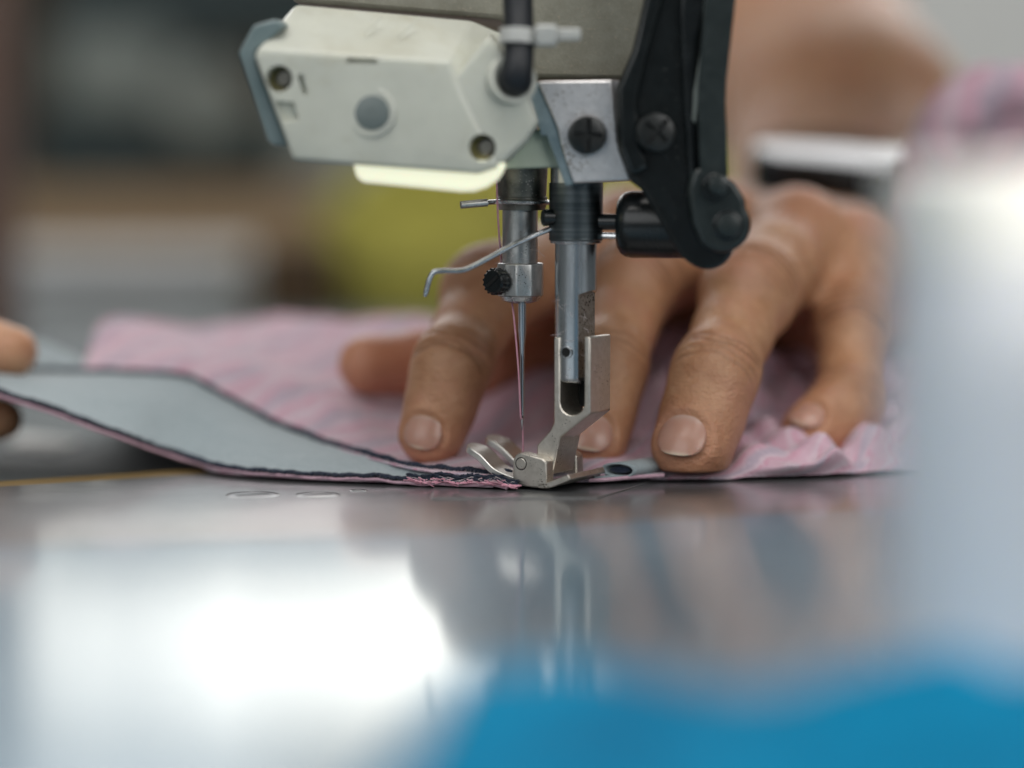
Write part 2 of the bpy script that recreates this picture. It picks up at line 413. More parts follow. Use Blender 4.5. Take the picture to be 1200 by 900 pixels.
# bed: edge seen at left runs away to the right under the cloth
e0 = PZ(0, 566, 0); e1 = PZ(262, 549.5, 0); ed = (e1-e0); ed.z = 0; ed.normalize()
p_l = e0 - ed*260; p_r = e0 + ed*420
bedpoly = [p_l, p_r, Vector((420, p_r.y-60, 0)), Vector((420, -520, 0)), Vector((p_l.x-40, -520, 0))]
MB().loft([Vector((p.x, p.y, -.7)) for p in bedpoly], [Vector((p.x, p.y, -16)) for p in bedpoly]).build('bed', M['bed'], mach, bevel=.6)
nrm = Vector((-ed.y, ed.x, 0))
MB().loft([p_l+nrm*.3+Z*-.8, p_r+nrm*.3+Z*-.8, p_r+nrm*9+Z*-.8, p_l+nrm*9+Z*-.8], [p_l+nrm*.3+Z*-3.9, p_r+nrm*.3+Z*-3.9, p_r+nrm*9+Z*-3.9, p_l+nrm*9+Z*-3.9]).build('edge_strip', M['yellowedge'], mach)

# throat plate under the foot and slide plate towards the lens, both a hair proud
def sheet(name, pts, z, th, mat, par, bev=.12):
    return MB().loft([Vector((p.x, p.y, z)) for p in pts], [Vector((p.x, p.y, z-th)) for p in pts]).build(name, mat, par, bevel=bev)
tp = [PZ(505, 581, 0), PZ(700, 580.5, 0), PZ(735, 570, 0), PZ(790, 552, 0), PZ(513, 552, 0)]
sheet('throat_plate', tp, -.45, .25, M['bed'], mach, .2)
sp = [PZ(-900, 668, 0), PZ(520, 622, 0), PZ(760, 607, 0), PZ(1500, 572, 0), Vector((420, -520, 0)), Vector((-330, -520, 0))]
sheet('slide_plate', sp, -.25, .6, M['throat'], mach, .45)
for (px, py, r) in ((296, 580, 5.4), (372, 580, 4.6), (420, 575, 1.8)):
    c = PZ(px, py, -.7)
    o = MB().lathe([(-.1, r), (.05, r), (.12, r-.12), (.12, r-.3), (.02, r-.36)], c, Z, 48, cap=False).build('bed_screw', M['bed'], mach)
    MB().lathe([(-.02, r-.3), (.01, r-.34), (.012, r-.62)], c, Z, 48, cap=False).build('seam', M['hole_dark'], o)
    MB().lathe([(.0, r-.6), (.06, r-.7), (.08, r-1.0), (.08, .01)], c, Z, 48).build('screw_head', M['bed'], o)
    MB().box(c+Z*.07, r*1.3, r*.22, .08, Vector((.9,.43,0)), Vector((-.43,.9,0))).build('slot', M['hole_dark'], o)

# casing of the head
fr = [P(x, y, -4) for x, y in ((330,-620),(330,-40),(334,-12),(346,4),(440,12),(585,24),(606,40),(618,93),(742,95),(760,60),(782,-20),(786,-80),(786,-620))]
bk = [Vector((p.x*0.98, p.y+58, p.z)) for p in fr]
MB().loft(fr, bk).build('head_casing', M['casing'], mach, bevel=1.2, seg=3)

ac = Vector((18, 40, 168))
MB().loft([ac + R*a_ + Z*b_ for a_, b_ in ((-34,-34),(34,-34),(40,-26),(40,40),(-40,40),(-40,-26))], [ac + A*170 + R*a_ + Z*b_ for a_, b_ in ((-34,-28),(34,-28),(40,-20),(40,46),(-40,46),(-40,-20))]).build('machine_arm', M['casing'], mach, bevel=3, seg=3)
# aluminium block with its screw
Yb = -15.5
fr = [P(x, y, Yb) for x, y in ((629,95),(717,93.5),(721,130),(724,165),(739,211),(671,215),(657,172),(652,150))]
bk = [p + A*13 for p in fr]
blk = MB().loft(fr, bk).build('mounting_block', M['alu'], mach, bevel=.45)
fr = [P(x, y, Yb+.6) for x, y in ((617,101),(631,97),(654,152),(660,175),(673,216),(662,218),(652,190),(643,168),(640,158),(634,160))]
MB().loft(fr, [p+A*11 for p in fr]).build('shim_plate', M['blueplate'], mach, bevel=.25)

def screw(c, n, r, name, par, mat, h=2.2, cross=False, ang=0.6, ring=None):
    c = Vector(c); n = Vector(n).normalized()
    mat = M['screwblack']
    o = MB().lathe([(-.8, r*.97), (h-.5, r), (h-.15, r*.95), (h, r*.82), (h+.05, r*.4), (h+.06, .01)], c, n, 48).build(name, mat, par)
    u = n.orthogonal().normalized(); u = Matrix.Rotation(ang, 3, n) @ u; w = n.cross(u)
    cs = [MB().box(c+n*(h+.1), r*2.6 if not cross else r*1.75, 1.0, 2.0, u, w, n).build('cutter', M['hole_dark'])]
    if cross: cs.append(MB().box(c+n*(h+.1), 1.0, r*1.45, 2.0, u, w, n).build('cutter', M['hole_dark']))
    cut(o, cs)
    return o
nf = (-A*.55 + Vector((.1,-.8,0))).normalized()
screw(P(687, 159, Yb-.2), Vector((.12,-.95,.05)), 3.75, 'block_screw', mach, M['blackgloss'], 2.4, True, .75)

# needle bar
nb = P(609.5, 300, 0); nbx, nby = nb.x, 0.0
def zz(py, Y=0): return P(610, py, Y).z
bar = MB().lathe([(0, 3.2), (.4, 3.55), (zz(120)-zz(318), 3.55)], (nbx, nby, zz(318)), Z, 64).build('needle_bar', M['needlebar'], mach)
MB().lathe([(0, 3.6), (0, 4.6), (1.0, 4.9), (1.2, 5.05), (2.6, 5.05), (2.7, 4.85), (7.6, 5.1), (11, 5.1), (12, 4.8)], (nbx+.4, nby, zz(246)), Z, 64).build('bushing', M['bushing'], bar)
# wire clip round the bushing
rg = []
for k in range(30):
    a = math.radians(175 + k*11.2)
    rg.append(Vector((nbx+.4 + 5.35*math.cos(a), nby + 5.35*math.sin(a), zz(236.5) + .12*math.sin(k*.3))))
pr = [P(541, 240, -5), P(556, 239, -4.2), P(570, 237.5, -3.6)]
MB().tube(pr[:1]+[pr[1], pr[2]]+rg, .5, 10, 3).build('wire_clip', M['steel'], bar)
MB().tube([P(540,240.2,-5), P(571,237.4,-3.6)], .78, 12).build('clip_end', M['needlebar'], bar)
# needle clamp: faceted collar
fac = MB(); n = 10; ztop, zbot = zz(308), zz(347)
poly = [(4.75*math.cos(2*math.pi*k/n+.15)*(1.02 if k % 2 else .97), 4.55*math.sin(2*math.pi*k/n+.15)) for k in range(n)]
fac.loft([Vector((nbx+.15+a, nby+b, zbot)) for a, b in poly], [Vector((nbx+.15+a, nby+b, ztop)) for a, b in poly])
clamp = fac.build('needle_clamp', M['needlebar'], mach, bevel=.35)
MB().lathe([(0, 2.2), (.5, 3.7), (1.4, 4.3)], (nbx+.1, nby, zz(355)), Z, 48).build('clamp_collar', M['steel'], clamp)
sn = Vector((-.62,-.78,.05)).normalized(); sc0 = P(586, 330, -2.6)
scr = MB()
prof = [(-2.4, 2.2), (0, 2.3), (.2, 2.55), (2.1, 2.55), (2.5, 2.2), (2.5, .01)]
scr.lathe(prof, sc0, sn, 40)
for k in range(16):
    a = 2*math.pi*k/16; u = sn.orthogonal().normalized(); w_ = sn.cross(u)
    q = sc0 + (u*math.cos(a)+w_*math.sin(a))*2.5
    scr.cyl(q+sn*.3, q+sn*2.2, .26, seg=8)
so = scr.build('clamp_screw', M['blackgloss'], clamp)
u = sn.orthogonal().normalized(); MB().box(sc0+sn*2.4, 3.4, .7, .5, u, sn.cross(u), sn).build('slot', M['hole_dark'], so)
# needle
nx = P(612, 420, 0).x; zt = zz(505)
nd = MB().lathe([(0, .03), (1.2, .18), (2.6, .34), (3.2, .42), (14, .44), (17, .52), (20.5, .82), (26.5, .85)], (nx, 0, zt), Z, 32)
needle = nd.build('needle', M['needle'], mach)
MB().lathe([(-.05, .24), (0, .26), (.05, .24)], (nx-.02, -.41, zt+2.9), (-.3,-1,0), 16).build('eye', M['hole_dark'], needle)
MB().box((nx-.12, -.40, zt+9.5), .16, .12, 12.5).build('groove', M['hole_dark'], needle)

# presser bar, lower end milled flat
YB = -6.0
pb = P(675, 300, YB); pbx = pb.x; B0 = Vector((pbx, YB, 0))
def zb(py): return P(675, py, YB).z
low = MB(); rad = 4.22; dcut = 2.4; a0 = math.acos(dcut/rad); prof = []
for k in range(41):
    t = a0 + (2*math.pi-2*a0)*k/40; prof.append((rad*math.cos(t), rad*math.sin(t)))
zl, zh = zb(447), zb(344)
vs = []
levels = [(zl, .86), (zl+.25, .94), (zl+.6, .985), (zl+1, 1), (zh, 1), (zb(120), 1)]
for (h, s_) in levels:
    for (a, b) in prof: vs.append(B0 + R*(a*s_) + A*(b*s_) + Z*h)
n = len(prof); fs = []; nl_ = len(levels)
for i in range(nl_-1):
    for k in range(n-1):
        fs.append((i*n+k, i*n+k+1, (i+1)*n+k+1, (i+1)*n+k))
    if i < 4: fs.append((i*n+n-1, i*n, (i+1)*n, (i+1)*n+n-1))
fs.append(tuple(range(n))); fs.append(tuple((nl_-1)*n+k for k in range(n)))
sg = []                                    # the segment the mill left standing above
for k in range(1, 14):
    t = -a0 + 2*a0*k/14; sg.append((rad*math.cos(t), rad*math.sin(t)))
o_ = len(vs)
for (a, b) in sg: vs.append(B0 + R*a + A*b + Z*(zh + .45*(a-dcut)))
for (a, b) in sg: vs.append(B0 + R*a + A*b + Z*zb(120))
q0, q1 = 4*n, 5*n                          # rings at zh and top
lo_ = [q0+n-1] + [o_+k for k in range(13)] + [q0]; hi_ = [q1+n-1] + [o_+13+k for k in range(13)] + [q1]
for k in range(14): fs.append((lo_[k], lo_[k+1], hi_[k+1], hi_[k]))
fs.append(tuple(lo_))
low.add(vs, fs); pbar = low.build('presser_bar', M['steel'], mach)
fv = [B0+R*(dcut+.02)+A*b+Z*h for b, h in ((-3.45, zl+1), (3.45, zl+1), (3.45, zh), (-3.45, zh))]
MB().loft(fv, [p-R*.3 for p in fv]).build('flat_face', M['cast'], pbar)
fv = [B0+R*(dcut+.3)+A*(-3.2)+Z*(zh-.2), B0+R*3.9+A*(-1.5)+Z*(zh+.8), B0+R*3.9+A*1.5+Z*(zh+3), B0+R*(dcut+.3)+A*3.2+Z*(zh+1)]
hc = B0 - A*4.12 + Z*zb(411) + R*.2
MB().lathe([(0, 1.35), (.25, 1.3), (.3, .95), (.05, .9)], hc, -A, 32, cap=False).build('screw_hole', M['steel'], pbar)
MB().lathe([(-.3, 1.0), (.13, 1.0)], hc, -A, 32).build('hole_bore', M['hole_dark'], pbar)
# collar
col = MB().lathe([(0, 4.5), (0, 5.2), (.25, 5.4)] + [(.5+k*.3, 5.4-(.05 if k % 2 else 0)) for k in range(36)] + [(zb(214)-zb(282), 5.35)], (pbx+.0, YB, zb(282)), Z, 64).build('collar', M['darksteel'], pbar)
MB().lathe([(0, 5.0), (.15, 5.15), (.7, 5.15), (.8, 4.4)], (pbx, YB, zb(285)), Z, 64).build('snap_ring', M['steel'], pbar)
MB().lathe([(0, 4.9), (3, 4.9)], (pbx-.2, YB, zb(214)), Z, 48).build('guide_sleeve', M['steel'], pbar)
MB().lathe([(-1.2, 1.6), (1.2, 1.7), (1.6, 1.2), (1.6, .01)], P(644, 255, -8), (-1,-.15,0), 32).build('collar_screw', M['blackgloss'], col)

# finger guard wire
gp = [P(646,268,-7.5), P(632,273.5,-8), P(615,281,-8.8), P(592,292,-9.6), P(570,304,-10.2), P(548,315,-10.6), P(536,317.5,-10.8), P(520,317.5,-11), P(509,319,-11), P(503.5,327,-11), P(500,340,-11), P(498,348,-11)]
gw = MB().tube(gp, lambda t: .56 if t < .93 else .56*(1-(t-.93)*6), 14, 6).build('finger_guard', M['steel'], mach)

# presser foot
def FR(r, a, z): return B0 + R*r + A*a + Z*z
foot = MB()
z1, z2 = zb(392), zb(481)
prof = [(-2.6, zb(394)), (-2.6, zb(494)), (-3.4, zb(503)), (-6.4, zb(521)), (-6.6, 4.2), (-6.6, 2.6), (-2.9, 2.6), (-2.6, zb(546)), (-1.2, zb(511)), (5.6, z2), (5.6, z1), (4.3, z1), (4.3, zb(470))]
for k in range(1, 8):
    t = math.pi*k/8; prof.append((1.52+2.77*math.cos(t), zb(470)-2.4*math.sin(t)))
prof += [(-1.25, zb(470)), (-1.25, zb(394))]
fr = [FR(r, -4.4, z) for r, z in prof]
pf = thing('presser_foot', '', '', (0,0,0)); del pf['label']; del pf['category']; adopt(pf, mach)
foot.loft(fr, [p + A*8.8 for p in fr]).build('shank', M['nickel'], pf, bevel=.3)
# back wall of the channel, dark behind the bar end
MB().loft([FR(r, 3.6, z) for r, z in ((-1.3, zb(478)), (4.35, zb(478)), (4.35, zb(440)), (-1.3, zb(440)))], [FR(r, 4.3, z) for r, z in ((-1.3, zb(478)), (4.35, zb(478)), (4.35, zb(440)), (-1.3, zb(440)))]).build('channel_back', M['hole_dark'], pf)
def ear(a0, a1, nm):
    zt_ = zb(529); prof = [(-10.2, .9), (-10.2, zt_-2.2)]
    for k in range(1, 6):
        t = math.pi/2*k/6; prof.append((-10.2+1.9*(1-math.cos(t)), zt_-2.2+2.2*math.sin(t)))
    prof += [(-8.2, zt_), (-3.4, zt_-.9), (-2.6, zt_-1.6), (-2.5, 2.4), (-2.6, .55), (-4, .2), (-7, .2)]
    f_ = [FR(r, a0, z) for r, z in prof]
    return MB().loft(f_, [p + A*(a1-a0) for p in f_]).build('hinge_ear', M['nickel'], pf, bevel=.28)
e_n = ear(-7.5, -4.45, 'near'); e_f = ear(5.0, 8.0, 'far')
pc = FR(-8.3, -7.5, zb(539.5)-.4)
MB().lathe([(-.2, 1.12), (.05, 1.12), (.14, 1.0), (.16, .01)], pc, -A, 40).build('hinge_pin', M['nickel'], e_n)
MB().lathe([(-.1, 1.32), (.03, 1.32), (.03, 1.1), (-.1, 1.1)], pc, -A, 40, cap=False).build('pin_seam', M['hole_dark'], e_n)
def strip(name, prof, a0, a1, th, rnd=False, par=pf, roll=0, mat=None):
    pts = crom([Vector((r, 0, z)) for r, z in prof], 6); n = len(pts); g = []
    w_ = (a1-a0)/2; ac = (a0+a1)/2; top = []; bot = []
    for i, p in enumerate(pts):
        d = pts[min(i+1, n-1)] - pts[max(i-1, 0)]; d.normalize(); nn = Vector((-d.z, 0, d.x))
        if nn.z < 0: nn = -nn
        hw = w_
        if rnd:
            q = (pts[0]-p).length
            if q < w_: hw = w_*math.sqrt(max(.06, 1-(1-q/w_)**2))
        ro = roll*hw*min(1, max(0, (p.z-.8)/2.0))
        top.append([FR(p.x+nn.x*th, ac-hw, p.z+nn.z*th-ro), FR(p.x+nn.x*th, ac+hw, p.z+nn.z*th+ro)])
        bot.append([FR(p.x, ac-hw, p.z-ro), FR(p.x, ac+hw, p.z+ro)])
    vs = []; fs = []
    for t_, b_ in zip(top, bot): vs += [t_[0], t_[1], b_[1], b_[0]]
    for i in range(n-1):
        for k in range(4):
            k2 = (k+1) % 4; fs.append((i*4+k, i*4+k2, i*4+4+k2, i*4+4+k))
    fs.append((0,1,2,3)); fs.append(tuple((n-1)*4+k for k in range(4)))
    return MB().add(vs, fs).build(name, mat or M['nickel'], par, bevel=.16)
toe = [(-22.3, zb(529)-.3), (-19, zb(538)), (-15.5, 2.6), (-12, 1.1), (-8, .3), (-3, .15)]
strip('toe', toe, -7.4, -2.4, 1.3, True, roll=.10, mat=M['litnickel'])
strip('toe', [(-23.3, zb(526)), (-19.5, zb(534)), (-15.5, 3.0), (-12, 1.3), (-8, .3), (-3, .15)], 1.9, 7.0, 1.3, True, roll=.10, mat=M['litnickel'])
strip('sole', [(-4.5, .12), (-2.5, .15), (-.5, .75), (2.9, 2.2)], -7.5, 7.4, 1.15)

# white lamp box
YL = -26.0
def LP(x, y, d=0): return P(x, y, YL+d)
f = [(303,56),(527,72),(541,112),(585,196),(560,204),(413,193),(343,187),(297,66)]
F_ = [LP(x, y, 0) for x, y in f]
b = [(347,4),(553,23),(600,42),(602,185),(575,198),(420,191),(352,184),(330,30)]
Bk = [P(x, y, YL+17) for x, y in b]
lamp = MB().loft(F_, Bk).build('lamp_housing', M['white'], mach, bevel=1.1, seg=4)
# side wing with cable boss
w1 = [LP(x, y, .5) for x, y in ((530,92),(572,42),(585,55),(612,92),(619,112),(631,144),(617,166),(592,190),(560,203),(545,150))]
wing = MB().loft(w1, [P(x, y, YL+15) for x, y in ((540,92),(575,36),(590,55),(616,94),(622,112),(632,144),(620,166),(596,190),(565,203),(550,150))]).build('side_wing', M['white'], lamp, bevel=1.0, seg=3)
MB().lathe([(-3, 5.0), (-.5, 5.0), (-.1, 4.7), (-.05, 3.9), (-1.2, 3.7), (-1.2, .01)], LP(602, 92, .6), Vector((.35,-.85,.2)), 48).build('cable_boss', M['white'], lamp)
# end cap
c1 = [LP(x, y, 2.6) for x, y in ((279,62),(296,30),(322,22),(334,30),(300,60),(300,74),(338,172),(320,171),(313,164))]
MB().loft(c1, [p + Vector((1.0, 14, .3)) for p in c1]).build('end_cap', M['grey'], lamp, bevel=.6, seg=3)
# translucent lens
ln = [LP(x, y, .9) for x, y in ((413,188),(592,188),(592,199),(584,211),(571,220),(556,225),(540,225.5),(424,214),(417,207))]
MB().loft(ln, [p + Vector((0, 13, .2)) for p in ln]).build('lens', M['lens'], lamp, bevel=.8, seg=3)
fn = Vector((-.08,-1,.05)).normalized()
cutters = []; wcut = []
def cutcyl(px, py, r, dep, lst, d=0):
    c = LP(px, py, d); k_ = MB().cyl(c+fn*2.5, c-fn*dep, r, seg=40).build('cutter', M['hole']); lst.append(k_)
    return c
def recess(px, py, r, lst, d=0, dep=5):
    c = cutcyl(px, py, r, dep, lst, d)
    sc_ = MB().lathe([(0, r*.98), (.05, .01)], c-fn*(dep-.6), fn, 32).build('recess_floor', M['hole'], lamp)
    MB().lathe([(0, r*.72), (1.0, r*.7), (1.4, r*.5), (1.4, .01)], c-fn*(dep-.8)+Vector((r*.22, 0, r*.1)), fn, 32).build('screw', M['bushing'], sc_)
recess(327, 92, 2.55, cutters); recess(565, 173, 2.6, cutters, .3); 
c_ = LP(565, 173, .3); wcut.append(MB().cyl(c_+fn*2.5, c_-fn*5, 2.6, seg=40).build('cutter', M['hole']))
c = LP(434, 131, 0)
rr = MB().lathe([(-.3, 4.9), (.02, 4.9), (.12, 4.75), (.12, 4.0), (-.05, 3.9), (-.05, .01)], c, fn, 56).build('button_ring', M['white'], lamp)
MB().lathe([(-.2, 3.35), (.12, 3.3), (.2, 3.1), (.19, .5), (.1, .45), (.1, .01)], LP(436, 132, -.15), fn, 48).build('button', M['greybutton'], lamp)
def slot(px, py, w_, h_, ang=0):
    u = Matrix.Rotation(ang, 3, 'Y') @ Vector((1,0,0)); w2 = Matrix.Rotation(ang, 3, 'Y') @ Z
    cutters.append(MB().box(LP(px, py, 0), w_, 3.0, h_, u, Vector((0,1,0)), w2).build('cutter', M['hole']))
slot(424, 71.5, 5.8, 1.0, .04); slot(355, 99, 1.0, 3.8, -.28)
cutters.append(MB().loft([LP(x, y, -1.5) for x, y in ((321,117),(345,119),(352,143),(331,145))], [LP(x, y, 1.3) for x, y in ((324,119),(345,121),(350,139),(333,142))]).build('cutter', M['hole']))
cut(lamp, cutters); cut(wing, wcut)
for (xa, ya, xb, yb) in ((447,20,428,40),(489,23,467,43)):
    a_ = P(xa, ya, YL+10); b_ = P(xb, yb, YL+5.5)
    MB().tube([a_+Vector((0,-.1,0)), b_+Vector((0,-.1,0))], .16, 8).build('seam', M['white'], lamp)
# pale bracket under the wing
br = [P(x, y, -13) for x, y in ((570,160),(645,150),(668,196),(570,199))]
MB().loft(br, [p+Vector((0, 9, 0)) for p in br]).build('bracket', M['ptfe'], mach, bevel=.5)
# cable and tie
cb = MB().tube([P(607,-60,-21), P(607,0,-22), P(608,40,-24.5), P(608,66,-26.5), P(606,82,-27.2), P(604,92,-26), P(603,95,-21)], lambda t: 2.9+.5*min(1, max(0, t-.55)*4), 24, 8).build('cable', M['strap'], mach)
tz = P(608, 44, -25.4)
tie = MB().lathe([(-1.4, 3.25), (-1.4, 3.75), (1.4, 3.75), (1.4, 3.25)], tz, Vector((.05,.15,1)), 40, cap=False).build('cable_tie', M['tie'], cb, solid=0)
MB().box(tz+Vector((5.2,-2.6,.3)), 4.2, 3.4, 4.2).build('tie_head', M['tie'], tie, bevel=.6)
MB().box(tz+Vector((9.3,-2.2,.5)), 5, 1.2, 2.4).build('tie_tail', M['tie'], tie, bevel=.4)

# black lifter lever
YV = -19
lev = thing('lifter_lever', '', '', (0,0,0)); del lev['label']; del lev['category']; adopt(lev, mach)
def plate(name, pts, Y, th, mat=M['black'], bev=.6, par=lev):
    f_ = [P(x, y, Y) for x, y in pts]; return MB().loft(f_, [p+Vector((0, th, 0)) for p in f_]).build(name, mat, par, bevel=bev, seg=3)
def arc(cx, cy, r, a0, a1, n=14): return [(cx+r*math.cos(math.radians(a0+(a1-a0)*k/n)), cy+r*math.sin(math.radians(a0+(a1-a0)*k/n))) for k in range(n+1)]
# main plate
plate('main_plate', [(757,-120),(755,0),(741,60),(722,103),(724,175),(738,212),(752,222),(790,286),(800,300)] + arc(829,284,32,130,20,8) + [(862,240),(846,190),(838,140),(838,60),(845,0),(846,-60)], YV, 4.5)
plate('bent_flange', [(757,-120),(755,0),(742,58),(723,104),(726,172),(740,208),(762,196),(752,170),(747,120),(760,62),(778,0),(780,-60)], YV-2.2, 2.4, bev=.9)
plate('inner_rib', [(800,-60),(796,20),(800,110),(806,200),(812,235),(818,200),(815,130),(818,50),(830,0),(832,-60)], YV-2.0, 2.2, M['blackgloss'], .8)
# edge rim
MB().tube([P(742,206,YV-2.2), P(757,225,YV-1.4), P(775,256,YV-1.2), P(793,288,YV-1.2), P(806,304,YV-1.0), P(824,313,YV-.8)], .45, 10, 5).build('rim', M['black'], lev)
# outer link
plate('outer_link', [(829,-60),(827,0),(818,100),(818,120),(820,180),(822,220),(826,228)] + arc(838,219,16,150,20,8) + [(853,205),(850,120),(851,97),(862,0),(864,-60)], YV-4.6, 2.2, M['blacklit'], .8)
MB().loft([P(x,y,YV-2.3) for x,y in ((828,-30),(832,-30),(825,60),(818,120),(815,146),(811,140),(813,108),(821,60))], [P(x,y,YV-.2) for x,y in ((828,-30),(832,-30),(825,60),(818,120),(815,146),(811,140),(813,108),(821,60))]).build('pale_strip', M['palegrey'], lev, bevel=.2)  # pale strip along the slit between main plate and outer link
# pear shaped end plate
pear = [(806,222),(812,200),(822,196)] + [(860,212),(874,234)] + arc(847,263,33,-35,120,16) + [(822,286),(812,262)]
plate('end_plate', pear, YV-4.2, 3.0, M['blacklit'], .9)
plate('link_boss', arc(838,219,16,0,345,23), YV-6.2, 1.6, M['black'], .4)
bx = lambda px, py, r, h, Y, nm: MB().lathe([(-1, r), (h-.4, r), (h-.1, r*.93), (h, r*.8), (h+.03, .01)], P(px, py, Y), (.05,-1,0.05), 40).build(nm, M['blacklit'], lev)
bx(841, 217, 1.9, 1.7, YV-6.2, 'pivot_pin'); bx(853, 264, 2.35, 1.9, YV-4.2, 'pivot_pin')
MB().lathe([(-.2, 2.9), (.1, 2.9), (.2, 2.7), (.2, 2.3)], P(853,264,YV-4.25), (0,-1,.02), 40, cap=False).build('washer', M['blackgloss'], lev)
screw(P(766, 156, YV-1.0), Vector((.12,-.98,.05)), 3.75, 'lever_screw', lev, M['blackgloss'], 3.0, True, .05)
# round roller behind the lever
MB().lathe([(0, 1.6), (5.2, 1.6)], P(703, 260, -8), Vector((1,-.25,0)), 32).build('roller_pin', M['blackgloss'], lev)
MB().lathe([(0, 3.0), (.25, 4.6), (.9, 5.7), (1.9, 6.4), (3.2, 6.65), (14.5, 6.65)], P(722, 263, -7.5), Vector((1,-.12,0)), 64).build('roller', M['blackgloss'], lev)
MB().tube([P(700,276,-7), P(735,277,-9)], .7, 10).build('stop_pin', M['steel'], lev)

# ------------------------------------------------------------------ threads
th = MB().tube([P(583,150,-3), P(582,205,-4.5), P(584,262,-3.0), P(587,300,1.5), P(590,325,5.2), P(597,345,4.2), P(600.5,358,.5), P(604,390,-.5), P(608,440,-.8), P(610.2,487,-.6), P(612,491,0), P(613,512,.6), P(613,535,1.0), P(613,556,.5)], .19, 8, 6).build('sewing_thread', M['pinkthread'])
tag(th, 'thin pink thread running down the needle into the cloth', 'thread')
li = MB()
for k in range(46):
    if k % 2: c0 = Vector((nbx+random.uniform(-4.8,4.8), nby-4.6+random.uniform(-.5,1), zz(random.uniform(290,358))))
    else: c0 = Vector((pbx+random.uniform(-3.6,3.6), YB-4.0, zb(random.uniform(350,450))))
    pts = [c0]; d = Vector((random.uniform(-1,1), random.uniform(-.6,.2), random.uniform(-1,1)))
    for j in range(4):
        d = d + Vector((random.uniform(-.7,.7), random.uniform(-.4,.4), random.uniform(-.7,.7))); pts.append(pts[-1]+d.normalized()*random.uniform(.25,.7))
    li.tube(pts, .028, 5, 3)
tag(li.build('lint', M['lint']), 'loose pale lint fibres clinging to needle clamp and presser bar', 'lint', kind='stuff')

# ------------------------------------------------------------------ cloth
def lay(px, py, z): return PZ(px, py, z)
def wob(p, amp, sc, seed=0.0):
    q = Vector((p.x*sc+seed, p.y*sc*1.0, p.z*sc)); return mn.noise(q)*amp
def ruffle(g, amp, sc, seed):
    n, m_ = len(g), len(g[0]); out = []
    for i in range(n):
        row = []
        for j in range(m_):
            p = g[i][j]
            d = wob(p, amp, sc, seed) + wob(p, amp*.45, sc*2.3, seed+9)
            row.append(p + Vector((0, -.25*d, d)))
        out.append(row)
    return out
def sheetmesh(name, g, mat, par, th, uv=True, loc=None):
    o = MB().grid(g).build(name, mat, par, loc=loc, solid=th, angle=180, fix=False)
    me = o.data; n, m_ = len(g), len(g[0])
    # lengthwise and crosswise arc length in cm
    U = np.zeros((n, m_)); V = np.zeros((n, m_))
    G = np.array([[tuple(p) for p in r] for r in g])
    U[:, 1:] = np.cumsum(np.linalg.norm(G[:, 1:]-G[:, :-1], axis=2), axis=1); V[1:, :] = np.cumsum(np.linalg.norm(G[1:]-G[:-1], axis=2), axis=0)
    uvl = me.uv_layers.new(name='UVMap'); li_ = np.empty(len(me.loops), dtype=np.int64); me.loops.foreach_get('vertex_index', li_)
    uvl.data.foreach_set('uv', (np.stack([U.ravel()[li_], V.ravel()[li_]], 1)/10).ravel().astype(np.float32))
    return o
cl = thing('garment', 'pink plaid cloth with pale grey facing and navy overlocked edges, being sewn under the foot', 'garment', (0, 30, 0))
# facing band: front edge E0, back edge E1
E0 = [P(-110,425,26), P(-60,437,27), P(0,457,27), P(70,480,26), P(140,505,24), P(210,530,lay(210,530,3.0).y), lay(270,546,1.6), lay(360,554,1.2), lay(450,558.5,1.0), lay(540,563,.95), lay(600,566,.95)]
E1 = [P(-110,424,60), P(-60,430,62), P(0,433,64), P(95,437,64), P(210,441,58), P(270,470,50), P(330,500,42), lay(400,525,4.2), lay(470,545,2.6), lay(540,553,2.0), lay(600,557,1.9)]
E0s, E1s = resample(crom(E0, 10), 121), resample(crom(E1, 10), 121)
mid = [a.lerp(b_, .5) + Z*(1.6*math.sin(math.pi*min(1, k/95))) for k, (a, b_) in enumerate(zip(E0s, E1s))]
g = surf([E0s[::6], mid[::6], E1s[::6]], 140, 34)
g = ruffle(g, .35, .09, 3.3)
for i_, r_ in enumerate(g):
    for j_, p in enumerate(r_):
        kk = max(0, (j_/139-.5)*2); e_ = abs(i_/33-.5)*2
        r_[j_] = p + Vector((0, 0, .22*kk*e_*math.sin(p.x*1.05+2*mn.noise(p*.2)) + .14*mn.noise(p*.45)))
band = sheetmesh('facing', g, M['band'], cl, .5)
edge0 = g[0]; edge1 = g[-1]
def stitches(pts, n, name, mat, r, jit, off, par, lean=.5, ln_=1.1, taper=False):
    q = resample(pts, n); mb = MB()
    for i in range(n-1):
        d = (q[i+1]-q[i]); d.normalize(); s_ = Vector((-d.y, d.x, 0))
        c = q[i] + off + Vector((random.uniform(-jit,jit), random.uniform(-jit,jit), random.uniform(-jit,jit)*.6))
        L_ = ln_*random.uniform(.7,1.25); tp_ = 1.0
        if taper: tp_ = .35+.65*min(1, 3.2*(i/n))*min(1, 5*(1-i/n)+.3); L_ *= tp_
        c = c + Z*(.25*mn.noise(c*.35))
        mb.tube([c-d*L_*lean-s_*L_*.5, c+Z*r*.6, c+d*L_*lean+s_*L_*.5], r*tp_*random.uniform(.7,1.2), 7, 3)
    return mb.build(name, mat, par)
stitches(edge0, 250, 'overlock_stitching', M['navy'], .40, .09, Vector((0,-.35,-.2)), cl)
stitches(edge1, 215, 'overlock_stitching', M['navy'], .48, .10, Vector((0,.1,.4)), cl)
dense = [p for p in edge0 if p.x > P(482,560,14).x]
